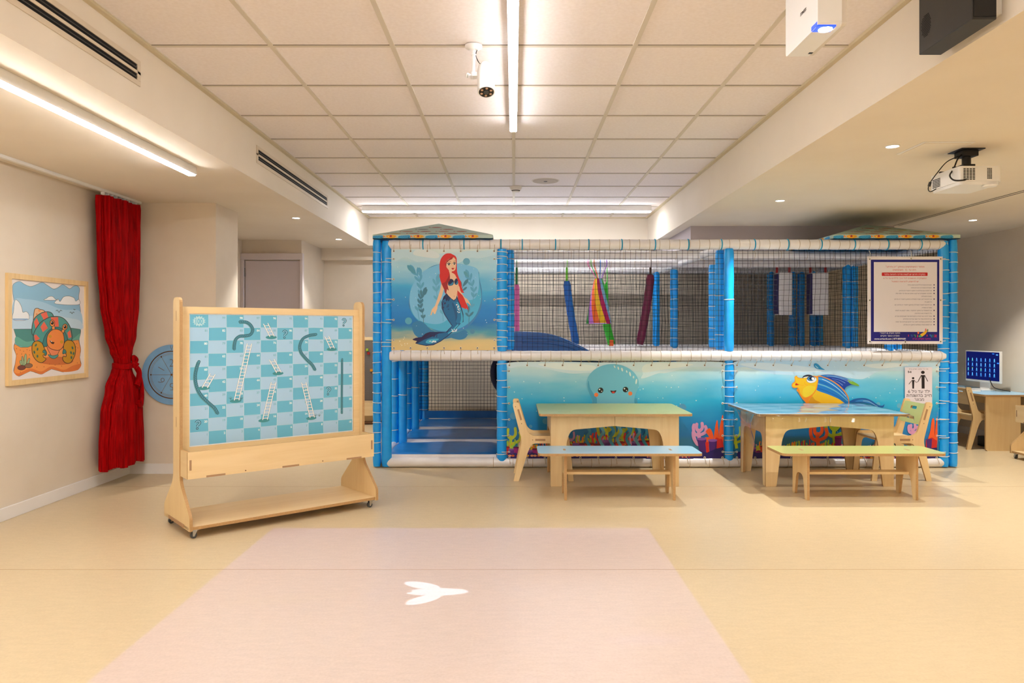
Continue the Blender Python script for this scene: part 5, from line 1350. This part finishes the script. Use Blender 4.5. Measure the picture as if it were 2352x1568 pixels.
def octo_art(b):
    A = Art(b, frm(1140, 800, 4.2), .42)
    A.poly([(125, 135), (600, 128), (1000, 135), (1500, 130), (2160, 130), (2170, 180), (1900, 180), (1640, 235), (1560, 240), (1400, 290), (1380, 220), (900, 235), (700, 240), (450, 190), (250, 170), (130, 190)], '#cae4ee', True)
    A.poly([(400, 150), (700, 140), (950, 170), (900, 215), (600, 200)], '#dcecee', True); A.poly([(1450, 150), (1750, 140), (1900, 160), (1600, 205), (1420, 230)], '#dcecee', True)
    J, JD = '#6cbbd8', '#449dc6'
    specks(A, 140, 2150, 180, 900, 50, 6, 6)
    for x, y, r_ in ((165, 650, 34), (475, 700, 30), (330, 752, 17), (1795, 570, 38), (1320, 740, 30), (1430, 730, 14)): A.dot(x, y, r_, '#4f9cca')
    coral(A, 150, 980, 200, '#c3d037', 1, w=26)
    coral(A, 1080, 940, 260, '#c3c92e', 3, w=28); coral(A, 1230, 930, 230, '#a9b92c', 4, w=26)
    reef(A, 720, 1500, 985, 2, .8)
    coral(A, 1960, 880, 150, '#d49ac9', 5, w=30); A.poly([(1885, 800), (1910, 800), (1930, 880), (1960, 930), (1930, 935), (1890, 870)], '#d49ac9', True)
    for pts in (((2020, 800), (2060, 770), (2090, 830), (2090, 900), (2060, 940), (2020, 900), (2010, 860), (2050, 850)), ((2095, 930), (2110, 760), (2130, 690), (2140, 760), (2150, 850), (2170, 900), (2150, 960)), ((2150, 800), (2170, 680), (2185, 640), (2190, 720), (2190, 900), (2160, 950))): A.poly(list(pts), '#ec5a22', True)
    A.poly([(2120, 860), (2150, 870), (2180, 880), (2190, 990), (2120, 980), (2100, 900)], '#cf241f', True)
    A.poly([(1935, 870), (2025, 865), (2020, 1010), (1960, 1010)], '#4c2177'); A.dot(1980, 872, 48, '#8a57ad', 14)
    A.poly([(2045, 885), (2128, 885), (2120, 1010), (2060, 1010)], '#4c2177'); A.dot(2086, 886, 46, '#8a57ad', 14)
    A.poly([(2015, 905), (2045, 900), (2055, 1000), (2040, 1015), (2025, 1000)], '#d2251f')
    A.poly([(1900, 1045), (1950, 985), (2030, 1005), (2120, 965), (2190, 950), (2190, 1052), (1900, 1052)], '#231c66')
    rb = random.Random(6); A.poly([(112, 1062)] + [(112 + i * 41.6, 1005 + rb.uniform(-14, 16)) for i in range(51)] + [(2192, 1062)], '#2b1f6b')
    reef(A, 110, 800, 1015, 5, .62); reef(A, 1440, 1900, 1028, 8, .35)
    # tentacles and head
    for i, (x, lx) in enumerate(((940, 880), (1010, 1010), (1080, 1110), (1160, 1180), (1240, 1270), (1300, 1360), (1340, 1430))):
        pts = [(x, 480), (x + (lx - x) * .3, 620), (lx - 12, 730), (lx + 22, 800), (lx - 15, 870), (lx + 20, 940)]
        A.poly(stroke(pts, 28), J if i % 2 else JD)
    A.poly([(870, 330), (890, 265), (945, 205), (1030, 162), (1125, 150), (1220, 165), (1310, 215), (1360, 280), (1373, 350), (1355, 410), (1335, 460), (1330, 520), (1340, 600), (1120, 640), (920, 600), (925, 520), (905, 450), (880, 400)], J, True)
    A.poly([(890, 310), (905, 380), (940, 440), (968, 480), (965, 560), (945, 560), (925, 540), (925, 500), (895, 430), (880, 360)], JD, True)
    for x, y, rx, ry, r_ in ((1140, 176, 6, 14, -.5), (1176, 190, 7, 16, -.3), (1212, 203, 9, 19, -.3), (1257, 222, 6, 13, -.3), (1289, 246, 8, 23, -.25), (1322, 276, 7, 13, 0), (1349, 318, 8, 26, .15)): A.dot(x, y, rx, '#cfe0df', ry, r_)
    for x in (1005, 1245):
        yy = 403 if x == 1005 else 396
        A.dot(x, yy, 27, '#0c0d10'); A.dot(x - 10, yy - 9, 7, '#ffffff'); A.dot(x + 11, yy + 9, 5, '#ffffff')
    A.dot(963, 446, 20, '#ea7a42'); A.dot(1291, 434, 20, '#ea7a42')
    A.poly([(1100, 405), (1128, 408), (1156, 403), (1146, 426), (1127, 434), (1110, 426)], '#1a0f12', True); A.poly([(1112, 420), (1128, 414), (1144, 420), (1128, 433)], '#d7382d', True)
banner(-.060, 1.832, .068, .908, banner_mat('banner_sea_deep', .908, .068, False), octo_art, 13, 6, 'blue banner printed with a smiling pale blue octopus over coral')

def fish_art(b):
    A0 = Art(b, frm(1640, 800, 3.92), .42)
    A0.poly([(205, 115), (600, 105), (1200, 108), (1990, 110), (1990, 180), (1800, 200), (1500, 205), (1380, 260), (1290, 275), (1000, 235), (760, 240), (500, 225), (300, 170), (205, 170)], '#bcdcee', True)
    A0.poly([(230, 140), (500, 130), (800, 160), (1000, 200), (800, 215), (450, 190)], '#d6e8f0', True); A0.poly([(1350, 150), (1600, 130), (1750, 150), (1500, 180)], '#d6e8f0', True)
    specks(A0, 220, 1980, 150, 800, 42, 9, 5)
    A0.dot(1668, 515, 22, '#5fb1d3'); A0.dot(1478, 500, 18, '#5fb1d3')
    coral(A0, 205, 900, 180, '#b7c52e', 1, w=22); reef(A0, 300, 1180, 955, 3, .62); coral(A0, 1090, 850, 210, '#a9bd2c', 2, w=30); coral(A0, 940, 880, 180, '#ee5a22', 12, w=30)
    A0.poly([(1085, 795), (1150, 795), (1140, 880), (1090, 880)], '#7a1f6b'); A0.dot(1118, 796, 34, '#a3257f', 10)
    rb = random.Random(7); A0.poly([(208, 1000)] + [(208 + i * 45, 935 + rb.uniform(-14, 16)) for i in range(41)] + [(2008, 1000)], '#2b1f6b')
    reef(A0, 1180, 1700, 965, 14, .55); coral(A0, 1790, 790, 100, '#d49ac9', 4, w=24)
    for pts in (((1925, 820), (1945, 740), (1960, 640), (1980, 640), (1985, 760), (1990, 860), (1950, 880)), ((1990, 850), (1990, 720), (2008, 600), (2022, 590), (2020, 850))): A0.poly([(min(a, 2008), c) for a, c in pts], '#ec5a22', True)
    A0.poly([(1905, 820), (1960, 800), (2005, 830), (2005, 970), (1900, 970)], '#c3201f'); A0.poly([(1908, 815), (1960, 812), (1955, 900), (1915, 900)], '#4c2177'); A0.poly([(1880, 975), (1920, 900), (2006, 890), (2006, 978)], '#231c66')
    A = Art(b, frm(1800, 830, 9.8), .42, base=A0.o)
    OR, YL, YD = '#f08d1c', '#f2bf1c', '#d99a12'
    # drop
    A.poly([(675, 80), (690, 45), (730, 40), (780, 70), (850, 140), (920, 185), (830, 180), (740, 160), (690, 120)], '#1e8fc4', True); A.poly([(700, 85), (720, 95), (780, 150), (740, 140)], '#a9dcea', True)
    # tail
    A.poly([(1465, 915), (1560, 850), (1700, 822), (1850, 828), (1980, 880), (2080, 950), (2150, 985), (2220, 990), (2262, 960), (2250, 1010), (2210, 1035), (2100, 1015), (1980, 970), (1800, 930), (1600, 925)], '#155ca8', True)
    A.poly([(1600, 895), (1750, 855), (1900, 880), (2040, 960), (1900, 930), (1760, 900)], '#2f86cf', True); A.line([(1780, 885), (1900, 890), (2000, 950), (2110, 1010)], 10, '#9cc3e6', True)
    # dorsal fin
    A.poly([(740, 330), (900, 298), (1080, 298), (1280, 335), (1450, 395), (1600, 470), (1685, 525), (1680, 552), (1600, 535), (1500, 530), (1400, 575), (1350, 640), (1260, 560), (1100, 440), (950, 370), (800, 345)], '#123f9e', True)
    A.poly([(1450, 400), (1600, 470), (1685, 525), (1680, 552), (1590, 532), (1500, 500), (1440, 440)], '#7fb23a', True)
    A.poly([(800, 330), (950, 305), (1150, 320), (1350, 370), (1480, 420), (1300, 385), (1050, 340), (900, 335)], '#2a86c8', True)
    for p in (((960, 335), (1150, 345), (1330, 400), (1460, 455)), ((1080, 380), (1220, 410), (1320, 450), (1380, 485)), ((1120, 425), (1200, 450), (1270, 490), (1325, 535)), ((960, 318), (1200, 335), (1420, 400), (1530, 450))): A.poly(stroke(list(p), 4, w1=12), '#8fb0e0')
    # body
    A.poly([(725, 330), (900, 345), (1080, 420), (1250, 540), (1380, 680), (1450, 800), (1465, 920), (1455, 1010), (1420, 1090), (1200, 1250), (900, 1280), (680, 1180), (500, 935), (400, 820), (330, 700), (310, 600)], OR, True)
    A.poly([(700, 640), (740, 640), (900, 700), (1150, 800), (1360, 930), (1300, 1180), (1000, 1230), (700, 1150), (560, 900), (640, 780)], YL, True); A.poly([(560, 900), (640, 790), (700, 860), (860, 960), (800, 1160), (640, 1060)], YD, True)
    A.poly([(760, 345), (900, 365), (1080, 445), (1240, 560), (1370, 700), (1440, 830), (1450, 930), (1370, 935), (1230, 840), (1000, 740), (730, 635), (745, 500)], '#1578c4', True)
    for p, w, c in ((((780, 385), (950, 430), (1200, 590), (1440, 840)), 34, '#4aa8dc'), (((860, 395), (1020, 470), (1220, 610), (1400, 780)), 14, '#c8d9e6'), (((765, 500), (950, 560), (1200, 690), (1440, 890)), 32, '#6ab6cf'), (((760, 600), (950, 660), (1200, 780), (1400, 920)), 26, '#1266b4'), (((780, 440), (980, 510), (1220, 650), (1430, 850)), 12, '#0f5cb0')): A.poly(stroke(list(p), w, w1=w * .5), c)
    A.line([(750, 335), (900, 348), (1090, 430), (1260, 550), (1380, 680), (1450, 800), (1465, 930), (1440, 1040)], 11, '#d98a4a', True)
    # head
    A.poly([(240, 345), (290, 318), (310, 350), (370, 370), (440, 365), (520, 330), (640, 320), (760, 335), (775, 400), (760, 520), (730, 640), (660, 740), (570, 800), (480, 825), (410, 800), (350, 720), (310, 600), (220, 595), (175, 550), (190, 490), (240, 450), (245, 400)], OR, True)
    A.poly([(252, 350), (290, 335), (310, 368), (400, 385), (520, 350), (700, 345), (755, 400), (740, 520), (715, 620), (650, 720), (560, 785), (480, 808), (420, 780), (365, 700), (330, 590), (250, 580), (195, 550), (205, 500), (250, 465), (262, 430)], YL, True)
    A.poly([(420, 660), (460, 590), (560, 540), (680, 560), (700, 620), (640, 720), (540, 790), (470, 790), (425, 740)], '#efcf2e', True)
    A.poly([(255, 530), (275, 485), (330, 510), (345, 522), (290, 535)], '#c4251c', True); A.line([(262, 470), (340, 520), (450, 535)], 6, OR, True); A.line([(465, 450), (480, 510), (540, 535)], 6, OR, True)
    A.poly([(418, 372), (440, 325), (520, 295), (600, 300), (640, 330), (540, 350), (470, 365)], '#1a2338', True); A.poly([(430, 365), (470, 345), (560, 335), (500, 362)], '#dfe6ea', True)
    A.dot(620, 405, 118, '#222838', 78, -.1); A.dot(622, 408, 112, '#e9edf0', 72, -.1); A.dot(612, 385, 88, '#123a72', 52, -.1); A.dot(602, 385, 62, '#3f8fc0', 40); A.dot(615, 380, 46, '#0c1020', 34); A.dot(655, 385, 36, '#f6f8fa', 30, .6)
banner(1.914, 3.690, .068, .908, banner_mat('banner_sea_deep', .908, .068, False), fish_art, 12, 6, 'blue banner printed with a yellow and blue striped fish over coral')

# ------------------------------------------------------------------ signs
t = thing('rules_sign', 'white Hebrew rules sign with a dark blue border tied over the upper right net', 'sign', (3.37, PF - .065, 1.45))
YSG = PF - .065
sc_ = YSG / 1700
Hs = homog([(160, 100), (1335, 85), (1370, 1500), (200, 1500)])
sw, sh = .648, .752
bS = MB()
vs = []; nx_, nz_ = 16, 18
bS.box(-sw / 2, sw / 2, -.001, .001, -sh / 2, sh / 2, mat('sign_white', '#e8e4ea', .45))
def sfn(x, y, o): return (-sw / 2 + x * sw, -.001 - o, sh / 2 - y * sh)
sfn2 = lambda x, y, o: sfn(x, y * sw / sh, o)
A = Art(bS, sfn2, .45)
ah = sh / sw
def SP(x, y):
    u, v = Hs(x, y); return (u, v * ah)
NB = '#171a7e'; RD = '#c7202a'
A.poly(rect(.045, .035 * ah, .955, .968 * ah), NB); A.poly(rect(.085, .063 * ah, .925, .862 * ah), '#e6e2ea')
def tl(s, y, h_, c, xr=None, xc=None, mw=None, bold=.02):
    yy = y * ah
    if xr is not None: A.text(s, xr, yy, h_, c, 'RIGHT', bold, rtl=True, maxw=mw)
    else: A.text(s, xc, yy, h_, c, 'CENTER', bold, rtl=True, maxw=mw)
tl('מספר המשתמשים במתקן "רב-מרחב"', .126, .024, RD, xc=.50, mw=.69, bold=.015)
tl('הינו עד  12  משתמשים', .162, .024, RD, xc=.49, mw=.41, bold=.015)
A.poly([(q[0], q[1]) for q in fillet([(.19, .182 * ah), (.80, .182 * ah), (.80, .222 * ah), (.19, .222 * ah)], .01)], RD)
tl('במקרה חירום יש לצאת מדרכי היציאה בלבד', .212, .022, '#f4eef2', xc=.495, mw=.58, bold=.02)
tl('המשחקייה מותאמת לגיל הרך ולילדים עד גיל 6', .257, .022, RD, xc=.50, mw=.68, bold=.02)
tl('יש להישמע להוראות המפעיל', .294, .022, RD, xc=.50, mw=.42, bold=.02)
lines = [('הפעילות מותרת לילדים בריאים בלבד.', 1, .47), ('הפעילות באחריות ההורים בלבד.', 1, .40), ("אין לעלות עם נעליים על מתקני ג'ימבורי ורב-מרחב.", 1, .65), ('למרכיבי משקפיים יש לקבע אותם עם גומי כדי שלא יפלו', 1, .70), ('בשעת הפעילות.', 0, .20), ("אין להכניס לתוך שטח הפעילות במתקן ג'ימבורי רב-מרחב", 1, .71), ('כל חפץ חד.', 0, .14), ("אין להיכנס לשטח הפעילות במתקן ג'ימבורי רב-מרחב עם", 1, .71), ('מאכל או שתייה.', 0, .18), ("אין להשתולל על מתקני הג'ימבורי, אסור לקפוץ או לטפס", 1, .70), ('על הרשתות ו/או המדרגות.', 0, .32), ('אסור לדחוף או להפריע לפעילותם של משתתפים אחרים.', 1, .70), ('אין להיתלות אחד על השני בבריכת הכדורים.', 1, .60), ('יש להמתין בסבלנות לתורך עד לסיום פעילותו של האחר.', 1, .70), ('אין לטפס מעלה במגלשת מתקן הרב-מרחב.', 1, .54)]
for i, (s, bl, mw) in enumerate(lines):
    y = .331 + i * .0325
    tl(s, y, .0155, '#24246e', xr=.855, mw=mw, bold=.01)
    if bl: A.dot(.885, (y - .007) * ah, .0085, '#24246e', n=10)
A.text('מתקני משחק & ג\'ימבורי', .30, .883 * ah, .020, '#eef0f8', 'CENTER', .02, rtl=True, maxw=.42); A.text('ספורט וכושר חוקיים', .30, .915 * ah, .022, '#eef0f8', 'CENTER', .02, rtl=True, maxw=.36)
A.text('www.orivardi.com | 077-8009680', .30, .950 * ah, .022, '#eef0f8', 'CENTER', .02, maxw=.44)
for ch, x, c in (('א', .905, '#d92a2a'), ('ו', .868, '#3f8a4a'), ('ר', .838, '#2a86d0'), ('י', .792, '#d92a3a'), ('ו', .665, '#d9402a'), ('ר', .628, '#4a9a3f'), ('ד', .585, '#2a86d0'), ('י', .545, '#d92a4a')): A.text(ch, x, .922 * ah, .036, c, bold=.05)
A.poly(stroke([(.785, .84 * ah), (.76, .875 * ah), (.71, .905 * ah)], .03, w1=.04), '#e8b42a'); A.dot(.70, .912 * ah, .022, '#4aa86a', .014); A.dot(.775, .838 * ah, .009, '#e0707a', .018); A.dot(.80, .845 * ah, .008, '#5f8a5a', .02); A.dot(.675, .872 * ah, .012, '#e8703a', .016)
A.text('מתקני משחק בע"מ', .72, .950 * ah, .022, '#d4298a', 'CENTER', .02, rtl=True, maxw=.34)
bS.build('sheet', t)
g0 = MB(); g0.ring((0, 0, 0), .008, .0028, M_WHITEM, 1, 14, 5); g0.lathe([(.006, -.001), (.006, .0012)], (0, 0, 0), M_DARK, 10, 1)
for i, (x, z) in enumerate(((-.305, .355), (0.05, .358), (.305, .355), (-.305, 0), (.305, 0), (-.305, -.355), (0, -.358), (.305, -.355))):
    q = g0.build('grommet', t) if i == 0 else q0.copy()
    if i == 0: q0 = q
    else: COL.objects.link(q)
    q.parent = t; q.location = (x, -.004, z)
c = MB()
for (x, z, dx) in ((.305, .355, .05), (.305, 0, .05), (.305, -.355, .05)): c.tube([(x, -.005, z), (x + dx, .01, z + .006)], .0025, M_CORD, 5)
for (x, z) in ((-.305, .355), (.05, .358)): c.tube([(x, -.005, z), (x, -.012, z + .05), (x, .01, z + .075)], .0025, M_CORD, 5)
c.build('tie_cord', t)

t = thing('age_sign', 'white sheet with adult and child figures and Hebrew text on the fish banner', 'sign', (3.505, YB - .0135, .705))
bS = MB(); aw, ahh = .236, .334
bS.box(-aw / 2, aw / 2, 0, .0012, -ahh / 2, ahh / 2, mat('sheet_lilac_white', '#dcd6e0', .5))
A = Art(bS, lambda x, y, o: ((x - 600) / 965 * aw, -o, -(y - 795) / 1405 * ahh), .5)
K = '#1a1218'
A.text('אורי ורדי מתקני משחק בע"מ', 600, 178, 42, '#4a4048', rtl=True, maxw=900, bold=.01)
A.text('0-6', 285, 295, 70, K, bold=.04, maxw=200)
A.dot(752, 280, 66, K, 58); A.poly([(690, 378), (825, 378), (812, 470), (815, 870), (710, 870), (705, 470)], K)
A.poly(stroke([(700, 385), (590, 600)], 26, smooth=False), K); A.poly(stroke([(815, 385), (925, 610)], 24, smooth=False), K)
A.dot(407, 492, 44, K, 40); A.poly([(368, 560), (450, 560), (440, 870), (380, 870)], K); A.poly(stroke([(372, 565), (255, 712)], 20, smooth=False), K); A.poly(stroke([(448, 565), (515, 650), (600, 605)], 18, smooth=False), K)
A.text('ילד עד גיל 6', 615, 1032, 118, K, rtl=True, maxw=840, bold=.016); A.text('חייב בהשגחת', 615, 1175, 118, K, rtl=True, maxw=890, bold=.016); A.text('מבוגר', 620, 1318, 110, K, rtl=True, maxw=380, bold=.016)
A.text('077-8009680', 365, 1440, 38, K, bold=.03, maxw=370); A.text('www.orivardi.com', 830, 1438, 34, '#4a4048', maxw=450)
bS.build('sheet', t)

# ------------------------------------------------------------------ things hanging inside the structure
def bag(name, label, x, y, zt, zb, r, m, strap, st_top, lean=0.0, flare=1.0, group='hanging bags inside the play structure', x2=None):
    t = thing(name, label, 'hanging bag', (x, y, zt), group=group)
    L = zt - zb; n = 14
    b = MB(); b.tube([(lean * (i / n) ** 1.3, 0, -L * i / n) for i in range(n + 1)], [r * (.75 if i == 0 else (.8 if i == n else 1 + (flare - 1) * i / n)) * (1 + .05 * math.sin(i * 2.1)) for i in range(n + 1)], m, 16); b.build('bag_body', t)
    b = MB(); b.box(-.012, .012, -.003, .003, -.01, st_top - zt + .045, strap); b.ring((0, 0, st_top - zt), .046, .004, strap, 0, 16, 5); b.build('strap', t)
    return t
ZR = 1.937
v = lambda n_, c: mat('vinyl_' + n_, c, .4, coat=.2)
Yh = 8.31 - .0
def XZ(px, py, Y): return ((px - 1180) * Y / 1700, 1.2 + (756 - py) * Y / 1700)
bag('punch_pole', 'pink hanging pole with a dark green strap beside the divider post', .033, 8.31, 1.70, 1.16, .032, v('pink', '#e06aa8'), v('dkgreen', '#137a35'), ZR)
bag('punch_bag', 'slim blue hanging bag on a lime green strap behind the net', .596, 8.31, 1.74, 1.03, .042, v('blue', '#1560b4'), v('lime', '#6fcf2a'), ZR, lean=.105)
bag('punch_bag', 'dark maroon hanging bag on a brown strap behind the net', 1.535, 8.31, 1.81, 1.03, .046, v('maroon', '#6b0f3a'), v('brown', '#4b2a1e'), ZR, lean=-.12)
# bright green sausage with an orange toe
t = thing('punch_bag', 'bright green hanging bag with an orange toe under the rainbow bag', 'hanging bag', (1.056, 8.365, 1.72), group='hanging bags inside the play structure')
b = MB(); b.tube([(0, 0, .22), (0, 0, .02), (-.02, 0, -.05), (-.03, 0, -.3), (.0, 0, -.5), (.05, 0, -.69)], [.004, .006, .03, .045, .045, .042], v('green', '#2db52a'), 14); b.build('bag_body', t)
b = MB(); b.box(.02, .065, -.05, .0, -.71, -.64, v('orange', '#f0641e')); b.build('toe', t)
# rainbow bag
t = thing('rainbow_bag', 'rainbow striped cone shaped hanging bag on many thin cords', 'hanging bag', (.938, 8.17, 1.70), group='hanging bags inside the play structure')
b = MB(); cols = ['#f2c21a', '#b51a5e', '#e9e4ea', '#c78ad0', '#2fa836', '#b46ac0', '#e9651c', '#f2c21a', '#b51a5e', '#7fb0d8', '#2fa836', '#c078c8']
n = 12
for k in range(n):
    vs = []
    for i in range(9):
        u = i / 8; r_ = (.045 + .095 * u ** .8); z = .06 - .50 * u; tw = 1.1 * u
        for e_ in (0, .5, 1): a = 2 * PI * (k + e_) / n + tw; vs.append((r_ * math.cos(a), r_ * math.sin(a) * .8, z))
    b.add(vs, [(i * 3 + e_, i * 3 + e_ + 1, i * 3 + 4 + e_, i * 3 + 3 + e_) for i in range(8) for e_ in (0, 1)], v('r' + cols[k][1:], cols[k]), True)
b.lathe([(.12, -.44), (.125, -.43)], (0, 0, 0), v('lilac', '#c7a0d6'), 12); b.build('cone', t)
for i, c in enumerate(('#e06aa8', '#3faa3f', '#e9651c', '#d8d2e0', '#2f78c8', '#d8d2e0', '#8a5ab8')):
    q = MB(); q.tube([(-.02 + i * .008, 0, .05), (-.11 + i * .035, .085, ZR - 1.70 - .02), (-.11 + i * .035, .10, ZR - 1.70 + .052), (-.11 + i * .035, .15, ZR - 1.70 + .052)], .005, v('c' + c[1:], c), 6); q.build('cord', t)
# white and navy rolls
for x, y, lb in ((3.03, 8.31, 'white and navy padded roll on red straps, the nearer to the divider post'), (3.42, 8.31, 'wide white and navy padded roll on red straps, nearer the rules sign')):
    w_ = .085 if x < 3.2 else .10
    t = thing('punch_roll', lb, 'hanging bag', (x, y, 1.78), group='white padded rolls inside the play structure')
    b = MB(); b.prism(fillet(rect(-w_, -.07, w_, .07), .05, 5), lambda uu, vv, s_: (uu, vv, s_), .05, -.42, M_VWHITE, M_VWHITE); b.build('pad', t, bevel=.01)
    boxes('side_panel', [(-w_ - .012, -w_ + .01, -.06, .06, -.41, .04)], v('navy', '#231a5c'), t, .004)
    for dx in (-w_ + .01, w_ - .02):
        q = MB(); q.box(dx - .012, dx + .012, -.003, .003, .04, ZR - 1.78 + .05, v('red', '#b51a20')); q.build('strap', t)
